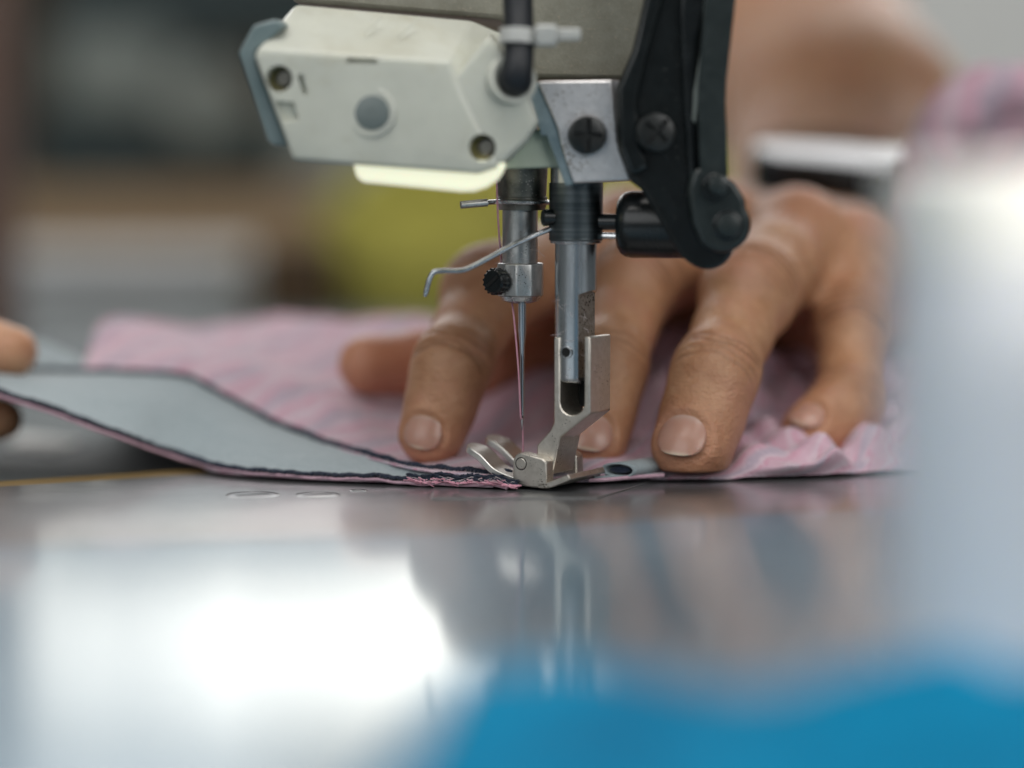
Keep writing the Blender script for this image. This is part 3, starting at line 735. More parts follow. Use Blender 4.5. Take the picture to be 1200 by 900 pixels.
def fibres(pts, n, name, mat, r, jy, jz, ln_, off):
    q = resample(pts, 160); mb = MB()
    for i in range(n):
        t = random.random(); k = min(158, int(t*159)); d = (q[k+1]-q[k]).normalized()
        w_ = .35+.65*min(1, 4*t)*min(1, 6*(1-t)+.2)
        c = q[k] + off + Vector((0, random.gauss(0, jy*w_), random.gauss(0, jz*w_)))
        d = (d + Vector((0, random.gauss(0,.22), random.gauss(0,.16)))).normalized(); L_ = ln_*random.uniform(.6,1.3)
        mb.tube([c-d*L_*.5, c-d*L_*.17+Vector((0,random.gauss(0,.08),random.gauss(0,.08))), c+d*L_*.17+Vector((0,random.gauss(0,.08),random.gauss(0,.08))), c+d*L_*.5], r*random.uniform(.7,1.3), 6, 2)
    return mb.build(name, mat, cl)
fibres(dense, 520, 'thread_band', M['navy'], .13, .55, .22, 3.0, Vector((0,.9,.45)))
fibres(dense, 260, 'thread_band', M['navy'], .11, .4, .14, 2.6, Vector((0,-.3,.1)))
fibres(dense, 230, 'folded_edge', M['pinkthread'], .1, .25, .12, 3.2, Vector((0,-.95,-.3)))
fibres(dense, 60, 'frayed_fibres', M['lint'], .05, .6, .35, 2.2, Vector((0,-.6,.0)))
# pink layer folded under the facing, showing as a thin line below it
und = [[p + Vector((0, -.55+.25*math.sin(k*.23), -1.05 if p.z > 2.2 else -max(.0, p.z-.2)*.9)) for k, p in enumerate(edge0)],
       [p + Vector((0, 6, -1.5 if p.z > 2.2 else -.55)) for p in edge0], [p + Vector((0, 16, -2.2 if p.z > 4 else -.5)) for p in edge0]]
for r_ in und:
    for p in r_: p.z = max(p.z, .0)
sheetmesh('under_layer', surf([r_[::5] for r_ in und], 140, 12), M['pink'], cl, .45)
MB().tube([p + Vector((0, -.7+.2*math.sin(k*.9), -1.25 if p.z > 2.2 else -.85)) for k, p in enumerate(edge0)][::3], .36, 8, 3).build('folded_edge', M['palepink'], cl)

# upper pink layer
cols = [96, 210, 330, 470, 560, 620, 690, 760, 830, 900, 960, 1060, 1160, 1240]
r0 = [P(96,438,65), P(210,442,58.5), P(330,501,42.5), lay(470,545,2.9), lay(560,556,2.0), lay(620,560,1.7), lay(690,563,.5), lay(760,560,.2), lay(830,560,.1), lay(900,558,.1), lay(960,556,.1), lay(1060,550,.1), lay(1160,547,.1), lay(1240,545,.1)]
r05 = [P(98,425,70), P(210,428,66), P(330,470,56), P(470,522,36), lay(560,535,3.2), lay(620,540,3.0), lay(690,541,2.8), lay(760,534,3.5), lay(830,530,4), lay(900,532,4.2), lay(960,534,4), P(1060,522,30), P(1160,512,36), P(1240,508,36)]
r1 = [P(101,413,76), P(210,413,80), P(330,436,74), P(470,478,58), P(560,497,50), P(620,500,48), P(690,498,46), P(760,488,45), P(830,480,45), P(900,490,45), P(960,503,44), P(1060,488,46), P(1160,470,50), P(1240,470,50)]
r2 = [P(108,395,88), P(210,391,98), P(330,399,96), P(470,410,86), P(560,430,76), P(620,430,74), P(690,425,72), P(760,415,70), P(830,415,70), P(900,432,68), P(960,450,68), P(1060,452,72), P(1160,440,72), P(1240,440,72)]
r3 = [P(118,384,104), P(175,370,116), P(250,379,116), P(330,381,115), P(470,376,115), P(560,382,110), P(690,390,104), P(760,388,98), P(830,387,96), P(900,402,96), P(960,412,98), P(1060,432,100), P(1160,418,100), P(1240,418,100)]
r4 = [P(130,400,135), P(190,392,150), P(260,395,150), P(340,395,150), P(470,395,148), P(560,400,140), P(690,405,135), P(760,405,130), P(830,405,128), P(900,415,128), P(960,425,128), P(1060,440,130), P(1160,430,130), P(1240,430,130)]
r5 = [Vector((p.x, p.y+22, -1.5)) for p in r4]
gp_ = surf([r0, r05, r1, r2, r3, r4, r5], 300, 180)
n, m_ = len(gp_), len(gp_[0])
for i in range(n):
    for j in range(m_):
        p = gp_[i][j]; t = i/(n-1); k = min(1, t*5)*min(1, (1-t)*6)
        fold = mn.noise(Vector((p.x*.05+p.y*.02, p.y*.028, 1.7)))*2.2 + mn.noise(Vector((p.x*.13-p.y*.03, p.y*.10, 5.2)))*.8 + mn.noise(Vector((p.x*.35, p.y*.3, 8)))*.22
        kr = min(1, max(0, (p.x-18)/14)); fold += kr*(2.2*math.sin((p.x*.75+p.y*.35)*.5+2.2*mn.noise(Vector((p.x*.06, p.y*.06, 4)))) + 1.0*math.sin((p.x*.4-p.y*.75)*.8))
        kl = min(1, max(0, (12-p.x)/20))*min(1, j/60); fold += kl*(1.5*math.sin((p.x*.55+p.y*.6)*.17+2.6*mn.noise(Vector((p.x*.02, p.y*.03, 9)))))
        gp_[i][j] = p + Vector((0, -.3*fold*k, fold*k + .12*mn.noise(p*.6)))
        if i < n-4: gp_[i][j].z = max(gp_[i][j].z, .0)
up = sheetmesh('upper_layer', gp_, M['pink'], cl, .5)
# frayed white tuft between ring and little finger, and rolled seam end right of the foot
tf = MB()
for k in range(70):
    c = P(random.uniform(893,935), random.uniform(452,480), 62+random.uniform(-4,6)); pts = [c]; d = Vector((random.uniform(-.6,1), -.3, random.uniform(.1,1)))
    for j in range(4):
        d = d+Vector((random.uniform(-.5,.5), random.uniform(-.3,.3), random.uniform(-.5,.3))); pts.append(pts[-1]+d.normalized()*random.uniform(.5,1.3))
    tf.tube(pts, .09, 5, 3)
tf.build('frayed_tuft', M['lint'], cl)
# rolled seam: navy core wrapped in facing
ra = lay(722,560,.8)+Z*1.5; rb = ra + A*16 + R*3
rollp = []
for k in range(26):
    t = k/25*2*math.pi*1.12 - 2.6; r_ = 1.75 - .5*k/25
    rollp.append((2.1*r_*math.cos(t), .82*r_*math.sin(t)))
rl = []
for s_ in range(14):
    c = ra.lerp(rb, s_/13); rl.append([c + Vector((1,-.15,0))*a_ + Z*(b_+.05) for a_, b_ in rollp])
sheetmesh('rolled_seam', rl, M['band'], cl, .4)
MB().prism([(2.0*math.cos(2*math.pi*k/24), .72*math.sin(2*math.pi*k/24)) for k in range(24)], ra+A*.5+Vector((.5,0,.1)), Vector((1,-.15,0)), Z, (rb-ra)*.9).build('seam_core', M['navy'], cl, bevel=.2)
for k in range(3):
    MB().tube([lay(690+6*k,563-k,.7)+Z*.3*k, lay(712,562-1.4*k,.8)+Z*.25*k, lay(745,559-1.2*k,.9), lay(778,557-k,1.0)], .42-.06*k, 8, 5).build('folded_edge', M['palepink' if k != 1 else 'band'], cl)
# grey cloth end curling beyond the held corner
gg = surf([[P(-60,445,62), P(10,436,66), P(60,436,68), P(98,438,66)], [P(-60,420,72), P(20,412,76), P(64,416,76), P(100,428,72)], [P(-60,398,84), P(30,397,88), P(70,408,86), P(104,424,80)], [P(-60,405,100), P(30,404,104), P(75,416,100), P(106,430,92)]], 60, 36)
sheetmesh('facing_end', ruffle(gg, .5, .07, 6), M['band'], cl, .6)

# second pink heap, right, behind the white container
hp = surf([[P(1075,235,118), P(1120,238,112), P(1200,240,112), P(1300,240,112)], [P(1085,185,120), P(1130,190,114), P(1200,196,112), P(1300,200,112)], [P(1103,150,126), P(1140,146,120), P(1200,150,118), P(1300,160,118)], [P(1120,122,136), P(1160,106,134), P(1210,106,134), P(1300,112,134)], [P(1140,120,156), P(1180,104,160), P(1220,104,160), P(1300,110,160)], [P(1150,330,178), P(1190,330,180), P(1240,330,180), P(1320,330,180)], [P(1150,430,178), P(1190,430,180), P(1240,430,180), P(1320,430,180)]], 90, 110)
hp = [[p + Vector((0,-.4,.9))*(mn.noise(Vector((p.x*.10+p.z*.06, p.y*.06, p.z*.09)))*4.0 + mn.noise(Vector((p.x*.25,p.z*.22,3)))*.6) for p in r_] for r_ in hp]
hp = [[p + Vector((1.5, 13, -1.5)) for p in r_] for r_ in hp]
fc = sheetmesh('folded_cloth', hp, M['pink'], None, 1.0)
ep = crom([P(1078,300,118), P(1086,235,118), P(1094,186,117), P(1112,146,116), P(1140,119,117), P(1185,108,119), P(1240,108,122), P(1320,118,126)], 12)
tg = []
for i, p in enumerate(ep):
    row = []; d = (ep[min(i+1, len(ep)-1)]-ep[max(i-1, 0)]).normalized(); u_ = Vector((0,-1,0)); w_ = d.cross(u_).normalized()
    for k in range(17):
        t = math.pi*(k/16*1.25-.2); rr_ = 5.6 + 1.1*mn.noise(p*.12+Vector((k*.2,0,0)))
        row.append(p + u_*(rr_*math.sin(t)) + w_*(rr_*math.cos(t)*1.15))
    tg.append(row)
sheetmesh('rolled_edge', tg, M['pink'], fc, .8)
tag(fc, 'blurred pink cloth fold rising at the right behind the white container', 'cloth')

# ------------------------------------------------------------------ person: hand by signed distance field
class Field:
    def __init__(s, xs, ys, zs):
        s.xs, s.ys, s.zs = [np.asarray(a, np.float32) for a in (xs, ys, zs)]
    def blank(s): return np.full((len(s.xs), len(s.ys), len(s.zs)), 60.0, np.float32)
    def sl(s, lo, hi):
        r_ = []
        for ax, l, h in zip((s.xs, s.ys, s.zs), lo, hi):
            a_ = max(0, int(np.searchsorted(ax, l))-1); b_ = min(len(ax), int(np.searchsorted(ax, h))+1); r_.append(slice(a_, max(b_, a_+1)))
        return tuple(r_)
    def grids(s, q):
        return s.xs[q[0]][:, None, None], s.ys[q[1]][None, :, None], s.zs[q[2]][None, None, :]
    def cone(s, fld, a, b, ra, rb, k, flat=None, mar=10):
        """tapered capsule, smooth-unioned; flat=(dir, factor) squashes it along dir"""
        a, b = np.array(a, np.float32), np.array(b, np.float32)
        lo = np.minimum(a, b)-max(ra, rb)*1.3-mar; hi = np.maximum(a, b)+max(ra, rb)*1.3+mar
        q = s.sl(lo, hi); X, Y_, Z_ = s.grids(q)
        d = b-a; L2 = float(d@d)
        px, py, pz = X-a[0], Y_-a[1], Z_-a[2]
        t = np.clip((px*d[0]+py*d[1]+pz*d[2])/max(L2, 1e-6), 0, 1)
        ex, ey, ez = px-t*d[0], py-t*d[1], pz-t*d[2]
        l2 = ex*ex+ey*ey+ez*ez
        if flat is not None:
            n_ = np.array(flat[0], np.float32); n_ /= np.linalg.norm(n_)
            h = ex*n_[0]+ey*n_[1]+ez*n_[2]; l2 = l2 + h*h*(flat[1]**2-1)
        dist = np.sqrt(np.maximum(l2, 1e-9)) - (ra+(rb-ra)*t)
        cur = fld[q]; h = np.maximum(k-np.abs(cur-dist), 0)/k
        fld[q] = np.minimum(cur, dist) - h*h*k*.25
    def groove(s, fld, c, ax, nn, off, amp, wd, r, side=.25):
        c, ax, nn = [np.array(v, np.float32) for v in (c, ax, nn)]; q = s.sl(c-r*1.9, c+r*1.9); X, Y_, Z_ = s.grids(q)
        px, py, pz = X-c[0], Y_-c[1], Z_-c[2]
        t = px*ax[0]+py*ax[1]+pz*ax[2]; h = (px*nn[0]+py*nn[1]+pz*nn[2])/r
        sd = np.cross(ax, nn); s2 = (px*sd[0]+py*sd[1]+pz*sd[2])/r
        m_ = np.clip((h-side)/.35, 0, 1)*np.clip((1.7-h)/.3, 0, 1)
        cur = t - off - .9*s2*s2*np.sign(off if off else 1) + .25*np.sin(s2*7+off*3)
        fld[q] += (amp*np.exp(-(cur/wd)**2)*m_).astype(np.float32)
def smin(a, b, k):
    h = np.maximum(k-np.abs(a-b), 0)/k; return np.minimum(a, b)-h*h*k*.25
def nets(fld, F):
    """surface nets on a rectilinear grid"""
    ins = fld < 0; c = [ins[i:ins.shape[0]-1+i, j:ins.shape[1]-1+j, k:ins.shape[2]-1+k] for i in (0,1) for j in (0,1) for k in (0,1)]
    sm = sum(x.astype(np.int8) for x in c); act = (sm > 0) & (sm < 8)
    I = np.argwhere(act); idx = -np.ones(act.shape, np.int64); idx[act] = np.arange(len(I))
    corners = [(i, j, k) for i in (0,1) for j in (0,1) for k in (0,1)]
    val = np.stack([fld[I[:,0]+i, I[:,1]+j, I[:,2]+k] for i, j, k in corners], 1)
    pos = np.stack([np.stack([F.xs[I[:,0]+i], F.ys[I[:,1]+j], F.zs[I[:,2]+k]], 1) for i, j, k in corners], 1)
    acc = np.zeros((len(I), 3)); cnt = np.zeros(len(I))
    for a_ in range(8):
        for b_ in range(a_+1, 8):
            if sum(abs(x-y) for x, y in zip(corners[a_], corners[b_])) != 1: continue
            cr = (val[:, a_] < 0) != (val[:, b_] < 0); t = val[:, a_]/np.where(cr, val[:, a_]-val[:, b_], 1)
            p = pos[:, a_]+(pos[:, b_]-pos[:, a_])*t[:, None]; acc[cr] += p[cr]; cnt[cr] += 1
    V = acc/cnt[:, None]; Q = []
    for ax in range(3):
        sl0 = [slice(None)]*3; sl1 = [slice(None)]*3; sl0[ax] = slice(0, -1); sl1[ax] = slice(1, None)
        e = ins[tuple(sl0)] != ins[tuple(sl1)]; E = np.argwhere(e)
        u, v_ = [(1,2), (2,0), (0,1)][ax]
        ok = (E[:, u] > 0) & (E[:, v_] > 0) & (E[:, u] < act.shape[u]) & (E[:, v_] < act.shape[v_]); E = E[ok]
        def at(du, dv):
            q = E.copy(); q[:, u] -= du; q[:, v_] -= dv; return idx[q[:,0], q[:,1], q[:,2]]
        quad = np.stack([at(1,1), at(0,1), at(0,0), at(1,0)], 1)
        flip = ~ins[E[:,0], E[:,1], E[:,2]]; quad[flip] = quad[flip][:, ::-1]; Q.append(quad)
    return V, np.concatenate(Q)
def axis(a, step0, b, c=None, grow=1.06, mx=4):
    out = list(np.arange(a, b, step0)); st = step0
    if c is not None:
        while out[-1] < c: st = min(st*grow, mx); out.append(out[-1]+st)
    return out

FING = {   # (px, py, depth, radius): tip, last joint, middle joint, knuckle
 'index':  [(505,509,18,6.7), (530,430,23,7.7), (573,345,47,9.8), (735,284,88,11.8)],
 'middle': [(692,516,17,7.6), (709,434,26,8.3), (742,335,49,9.4), (838,276,86,11.8)],
 'ring':   [(811,523,8.5,8.3), (838,440,17,8.5), (877,346,39,9.9), (934,285,78,11.4)],
 'little': [(952,507,33,6.5), (996,472,41,7.2), (1000,385,56,8.2), (1008,306,84,10.6)],
 'thumb':  [(430,427,58,6.4), (560,424,70,8.2), (700,390,92,11.5), (865,325,130,16.0)],
}
def jp(t): return np.array(P(*t[:3]), np.float32)
F = Field(axis(-46, .62, 112, 150), axis(-4, .62, 72, 345, 1.035, 4), axis(-1, .62, 64, 185, 1.06, 4))
body = F.blank(); tips = {}
W = dict(wrist=(982,316,156), fa1=(985,132,235), fa2=(895,15,300), fa3=(790,-140,370))
wrist, fa1, fa2, fa3 = [np.array(P(*W[k]), np.float32) for k in ('wrist','fa1','fa2','fa3')]
kn = {k: jp(v[3]) for k, v in FING.items()}
up_ = np.array((-.1, -.12, 1), np.float32)
# back of the hand: metacarpals flattened, filling the palm
for k, r1 in (('index', 14), ('middle', 15), ('ring', 14.5), ('little', 13)):
    e = wrist + (np.array({'index': (-17,-6,-1), 'middle': (-5,-6,1), 'ring': (6,-6,0), 'little': (16,-6,-4)}[k], np.float32))
    F.cone(body, kn[k]-np.array((0,0,2.5),np.float32), e, r1-1.5, r1+1.5, 10)
F.cone(body, wrist+(-13,0,0), wrist+(13,0,0), 17, 17, 10)
for s_ in (-1, 1):
    F.cone(body, wrist+np.array((s_*12,0,0)), fa1+np.array((s_*9,0,0)), 16.5, 23, 8)
    F.cone(body, fa1+np.array((s_*9,0,0)), fa2+np.array((s_*8,0,0)), 24, 31, 12)
    F.cone(body, fa2+np.array((s_*8,0,0)), fa3+np.array((s_*8,0,0)), 31, 36, 12)
# thenar web
F.cone(body, jp(FING['thumb'][3]), jp(FING['thumb'][2]), 16, 11.5, 9)
# palm pads seen in shade under the arch of the hand
F.cone(body, np.array(P(930,372,94),np.float32), np.array(P(960,350,140),np.float32), 11, 15, 10)
F.cone(body, np.array(P(1000,360,96),np.float32), np.array(P(1010,350,140),np.float32), 12, 15, 10)
F.cone(body, np.array(P(850,335,100),np.float32), np.array(P(900,340,140),np.float32), 11, 14, 10)
F.cone(body, jp(FING['thumb'][2]), kn['index']+np.array((6,18,-8)), 9, 10, 9)
# knuckle heads and tendons
for k in ('index','middle','ring','little'):
    F.cone(body, kn[k]+np.array((0,-3,3.8)), kn[k]+np.array((0,2,3.6)), 8.0, 7.6, 4)
    F.cone(body, kn[k]+np.array((0,4,8.5)), wrist+np.array(((kn[k][0]-wrist[0])*.25, -10, 13.5)), 1.7, 1.6, 5)
total = body
frames = {}; creases = []
for k, J in FING.items():
    fld = F.blank(); pts = [jp(t) for t in J]; rs = [t[3] for t in J]
    for i in range(3):
        if k == 'thumb' and i == 2: F.cone(fld, pts[i], pts[i+1], rs[i], rs[i+1], 3); continue
        a_, b_ = pts[i], pts[i+1]; m_ = (a_+b_)/2; rm = (rs[i]+rs[i+1])/2*(.88 if i == 1 else .94 if i else .98)
        F.cone(fld, a_, m_, rs[i], rm, 3); F.cone(fld, m_, b_, rm, rs[i+1], 3)
    ax0 = pts[0]-pts[1]; ax0 /= np.linalg.norm(ax0)
    dorsal = {'index': (-.12,-.8,.75), 'middle': (.05,-.75,.75), 'ring': (-.30,-.8,.7), 'little': (.10,-.25,1.0), 'thumb': (-.1,-.85,.5)}[k]
    dorsal = np.array(dorsal, np.float32); dorsal -= ax0*float(dorsal@ax0); dorsal /= np.linalg.norm(dorsal)
    frames[k] = (pts[0], ax0, dorsal, rs[0])
    # finger pad bulge and knuckle bumps
    F.cone(fld, pts[0]-ax0*2-dorsal*1.2, pts[0]-ax0*7-dorsal*1.6, rs[0]*.88, rs[0]*.88, 3)
    if k != 'thumb':
        for ji in (1, 2):
            ax = pts[ji-1]-pts[ji+1]; ax /= np.linalg.norm(ax); dn = np.array((0,-.75,.7), np.float32)
            if k == 'little' and ji == 1: dn = dorsal
            dn = dn-ax*float(dn@ax); dn /= np.linalg.norm(dn)
            F.cone(fld, pts[ji]+dn*1.6-ax*2, pts[ji]+dn*1.6+ax*2, rs[ji]*.88, rs[ji]*.88, 4)
            offs = (-2.6,-1.0,.6,2.2) if ji == 1 else (-5.2,-3.4,-1.2,.9,3.0,4.9)
            for o_ in offs:
                gv = (pts[ji], ax, dn, o_+random.uniform(-.3,.3), (.4 if ji == 1 else .6)*random.uniform(.5,1.25), .48, rs[ji])
                F.groove(fld, *gv); creases.append(gv)
    # nail bed: shallow step round the nail
    tips[k] = fld
    total = smin(total, fld, 5.0 if k != 'thumb' else 7.0)
def nail_shape(k):
    c, ax, dn, r_ = frames[k]; sd = np.cross(ax, dn); return c, ax, dn, sd, r_
for k in ('index','middle','ring','little'):
    c, ax, dn, sd, r_ = nail_shape(k)
    nw, nl = r_*.65, r_*.56; cc = c + ax*r_*.22
    q = F.sl(c-14, c+14); X, Y_, Z_ = F.grids(q); px, py, pz = X-cc[0], Y_-cc[1], Z_-cc[2]
    u = (px*sd[0]+py*sd[1]+pz*sd[2])/nw; v_ = (px*ax[0]+py*ax[1]+pz*ax[2])/nl; h = (px*dn[0]+py*dn[1]+pz*dn[2])
    rr_ = (np.abs(u)**2.2+np.abs(v_)**2.2)**(1/2.2)
    mk = (h > r_*.2)
    total[q] += (np.where(mk, .40*np.exp(-((rr_-1.03)/.09)**2) - .34*np.exp(-((rr_-1.28)/.16)**2)*(v_ < .6) + .55*np.clip((1.0-rr_)/.1, 0, 1), 0)).astype(np.float32)
# flatten the pads that press on the cloth
Zg = F.zs[None, None, :]; total = np.maximum(total, (1.55-Zg)).astype(np.float32)
V, Q = nets(total, F)
# the other hand at the left edge (same person, same mesh)
F2 = Field(axis(-190, .9, -90), axis(20, .9, 120), axis(0, .9, 70))
b2 = F2.blank()
h2 = [P(14,412,50), P(-45,400,54), P(-130,385,64), P(-330,400,90)]
for (a_, b_, ra, rb) in ((h2[0],h2[1],5.6,7.2), (h2[1],h2[2],7.2,8.6), (h2[2],h2[3],8.8,12)): F2.cone(b2, a_, b_, ra, rb, 3)
t2_ = F2.blank()
for (a_, b_, ra, rb) in ((P(2,491,48),P(-60,490,50),4.6,6.4), (P(-60,490,50),P(-200,470,64),8.5,11), (P(-200,470,64),P(-400,420,95),11,14)): F2.cone(t2_, a_, b_, ra, rb, 4)
b2 = smin(b2, t2_, 2); m2_ = F2.blank()
for dy, ex in ((16, -20), (30, -34), (44, -48)):
    F2.cone(m2_, P(ex,412,50+dy), P(-140,392,64+dy), 6, 8.6, 3); F2.cone(m2_, P(-140,392,64+dy), P(-340,400,92+dy*.8), 8.8, 12, 3)
b2 = smin(b2, m2_, 3)
V2, Q2 = nets(b2, F2)
Vall = np.concatenate([V, V2]); Qall = np.concatenate([Q, Q2+len(V)])
per = thing('person', 'person in watch guiding the pink cloth, hand spread with fingertips beside the presser foot', 'person', (90, 160, 0))
me = bpy.data.meshes.new('body'); me.from_pydata((Vall*S).tolist(), [], Qall.tolist())
me.polygons.foreach_set('use_smooth', [True]*len(me.polygons)); me.materials.append(M['skin'])
tint = np.zeros((len(Vall), 4), np.float32); tint[:, 3] = 1
for k, J in FING.items():
    pts = [jp(t) for t in J]; c, ax, dn, r_ = frames[k]
    d = np.linalg.norm(Vall-(c+ax*3-dn*3), axis=1); tint[:, 0] = np.maximum(tint[:, 0], .85*np.exp(-(d/(r_*1.25))**2))
    if k == 'thumb':
        for i in (0, 1): 
            pass
        d = np.linalg.norm(Vall-(pts[0]*.6+pts[1]*.4), axis=1); tint[:, 0] = np.maximum(tint[:, 0], .95*np.exp(-(d/26)**2))  # shade on the thumb put in as a redder tint
        continue
    for ji in (1, 2):
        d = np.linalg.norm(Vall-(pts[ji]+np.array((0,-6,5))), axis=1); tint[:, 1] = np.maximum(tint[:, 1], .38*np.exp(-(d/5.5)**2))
    d = np.linalg.norm(Vall-(pts[3]+np.array((0,-4,10))), axis=1); tint[:, 0] = np.maximum(tint[:, 0], .6*np.exp(-(d/10)**2))
for c_, ax, nn, off, amp, wd, r_ in creases:
    px, py, pz = (Vall-c_).T; t = px*ax[0]+py*ax[1]+pz*ax[2]; h = (px*nn[0]+py*nn[1]+pz*nn[2])/r_; sd = np.cross(ax, nn)
    s2 = (px*sd[0]+py*sd[1]+pz*sd[2])/r_; cur = t-off-.9*s2*s2*np.sign(off if off else 1)+.25*np.sin(s2*7+off*3)
    m_ = np.clip((h-.25)/.35, 0, 1)*np.clip((1.7-h)/.3, 0, 1)*(np.linalg.norm(Vall-c_, axis=1) < r_*1.9)
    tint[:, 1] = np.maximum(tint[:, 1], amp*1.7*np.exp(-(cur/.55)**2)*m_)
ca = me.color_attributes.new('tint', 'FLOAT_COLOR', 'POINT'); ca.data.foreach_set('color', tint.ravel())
bo = bpy.data.objects.new('body', me); COL.objects.link(bo); adopt(bo, per)
sm_ = bo.modifiers.new('smooth', 'SMOOTH'); sm_.factor = .35; sm_.iterations = 1
# nails
for k in ('index','middle','ring','little'):
    c, ax, dn, sd, r_ = nail_shape(k); nw, nl = r_*.63, r_*.56; cc = c + ax*r_*.22
    vs, fs, tn = [], [], []; nu, nv = 24, 24
    for layer in (0, 1):
        for i in range(nv+1):
            for j in range(nu+1):
                a_, b_ = 2*j/nu-1, 2*i/nv-1
                # square to superellipse
                l = max(abs(a_), abs(b_)); p_ = (abs(a_)**2.2+abs(b_)**2.2)**(1/2.2); f_ = l/p_ if p_ > 1e-6 else 1
                u, v_ = a_*f_*(1.0 if True else 0), b_*f_
                if v_ > 0: v_ = v_*.92
                h = r_*1.0*math.cos(u*.66)*1.0 + r_*.0 - (v_+.1)**2*1.0*(1 if v_ > -.1 else .2) - (0.45 if layer else 0)
                h -= .18*max(0, math.hypot(u, v_)-.8)
                q = cc + sd*(r_*math.sin(u*.66)) + ax*(v_*nl) + dn*(h-.05)
                vs.append(Vector(q.tolist())); tn.append((max(0, (v_-.74)*7), max(0, (-v_-.62)*2.2)))
    m1 = nu+1; off = (nv+1)*m1
    for i in range(nv):
        for j in range(nu):
            q = (i*m1+j, i*m1+j+1, (i+1)*m1+j+1, (i+1)*m1+j); fs.append(q); fs.append(tuple(off+x for x in reversed(q)))
    ring_ = [j for j in range(nu)] + [i*m1+nu for i in range(nv)] + [nv*m1+nu-j for j in range(nu)] + [(nv-i)*m1 for i in range(nv)]
    for i in range(len(ring_)):
        a_, b_ = ring_[i], ring_[(i+1) % len(ring_)]; fs.append((a_, b_, off+b_, off+a_))
    o = MB().add(vs, fs).build('fingernail', M['nail'], per, angle=60)
    ca = o.data.color_attributes.new('tint', 'FLOAT_COLOR', 'POINT')
    ca.data.foreach_set('color', np.array([(min(1,a_), min(1,b_), 0, 1) for a_, b_ in tn], np.float32).ravel())

# wristwatch
wc = Vector(P(978, 178, 144))
wt = thing('wristwatch', 'black wristwatch with bright reflecting glass worn on the wrist', 'watch', wc)
wn = Vector((.075, -.265, .96)).normalized()
MB().lathe([(-11.5, 17), (-10, 20), (-2.2, 20.8), (-.6, 20.6), (-.2, 19.6), (-.15, .01)], wc, wn, 64).build('case', M['blackgloss'], wt)
MB().lathe([(-.12, 19.5), (.25, 19.4), (.5, 18.8), (.55, .01)], wc, wn, 64).build('glass', M['glass'], wt)
ws = Vector(wrist.tolist()); ringp = []
wd = (Vector(fa1.tolist())-ws).normalized(); 
g_ = []
for k in range(49):
    t = 2*math.pi*k/48
    row = []
    for s_ in (-9.5, -9, 9, 9.5):
        e = (0.6 if abs(s_) > 9.2 else 0)
        row.append(ws + Vector(((34.5-e)*math.cos(t), s_-9, 3+(20.5-e)*math.sin(t))))
    g_.append(row)
MB().grid(g_).build('strap', M['strap'], wt, solid=2.0, angle=60)

# ------------------------------------------------------------------ foreground
cY = -200
cc = PZ(1176, 785, 0); cY = cc.y
ct = thing('container', 'blurred milky white cylinder with cream top standing nearest the lens at right', 'container', (cc.x, cY, .5))
ztop = P(1176, 196, cY).z; zc = P(1176, 305, cY).z; rc = 15.5
MB().lathe([(0, rc-.6), (.6, rc), (zc-.5-.3, rc), (zc-.5, rc-.4)], (cc.x, cY, .5), Z, 64).build('side_wall', M['spoolwhite'], ct)
MB().lathe([(0, rc-.4), (.2, rc+.35), (ztop-zc-1.2, rc+.35), (ztop-zc-.3, rc-.3), (ztop-zc, rc-1.4), (ztop-zc, .01)], (cc.x, cY, zc), Z, 64).build('cap', M['cream'], ct)
# blue cloth
rows = []
top = [(515,905),(528,850),(545,792),(575,786),(640,792),(720,800),(800,806),(900,812),(970,808),(1040,792),(1110,768),(1180,762),(1300,765)]
bl = []
for i in range(60):
    t = i/59; row = []
    for j in range(110):
        s_ = j/109; x = 548 + (1330-548)*s_
        ye = 788 + 22*math.exp(-((x-900)/130)**2) - 26*max(0, min(1, (x-980)/150))
        base = PZ(x, ye-14, 3.0)
        y = base.y - t*120
        q = Vector(((base.x)*(1-t*.18) - t*16, y, 0))
        h = 5.2*(1-math.exp(-((1-t)*0+t)*0)) if False else 5.0
        e = min(1, s_*16)*min(1, t*9)
        z = .6 + (2.8 + 2.4*mn.noise(Vector((q.x*.045+q.y*.02, q.y*.05, 2.2))) + 1.8*mn.noise(Vector((q.x*.12, q.y*.10, 7))))*math.sqrt(e)
        row.append(Vector((q.x, q.y, max(.6, z))))
    bl.append(row)
bc = sheetmesh('blue_cloth', bl, M['blue'], None, .4); tag(bc, 'crumpled bright blue cloth lying on the bed nearest the lens', 'cloth')

# ------------------------------------------------------------------ background, far out of focus
def onT(px, Y): return P(px, 300, Y).x
zt_ = -4
pp = MB().loft([PZ(4,524,-3.6), PZ(62,532,-3.6), PZ(96,517,-3.6), PZ(20,508,-3.6)], [PZ(4,524,-3.9), PZ(62,532,-3.9), PZ(96,517,-3.9), PZ(20,508,-3.9)]).build('paper_slip', M['paper']); tag(pp, 'small white paper slip on the table under the raised cloth', 'paper')
# folded white cloth stack
st = thing('cloth_stack', 'stack of folded whitish cloth blurred behind the pink garment', 'cloth stack', (onT(110, 600), 610, zt_))
for k, (x0, x1, y0, y1) in enumerate(((-160,270,372,346),(-140,262,348,322),(-170,285,324,300))):
    a_ = P(x0, y0, 580); b_ = P(x1, y1, 580); c = (a_+b_)/2
    MB().box((c.x, 630, c.z if k else (b_.z-4)/2), b_.x-a_.x, 100, (b_.z-a_.z)*.97 if k else b_.z+4).build('folded_layer', M['whitecloth'], st, bevel=3.5, seg=3)
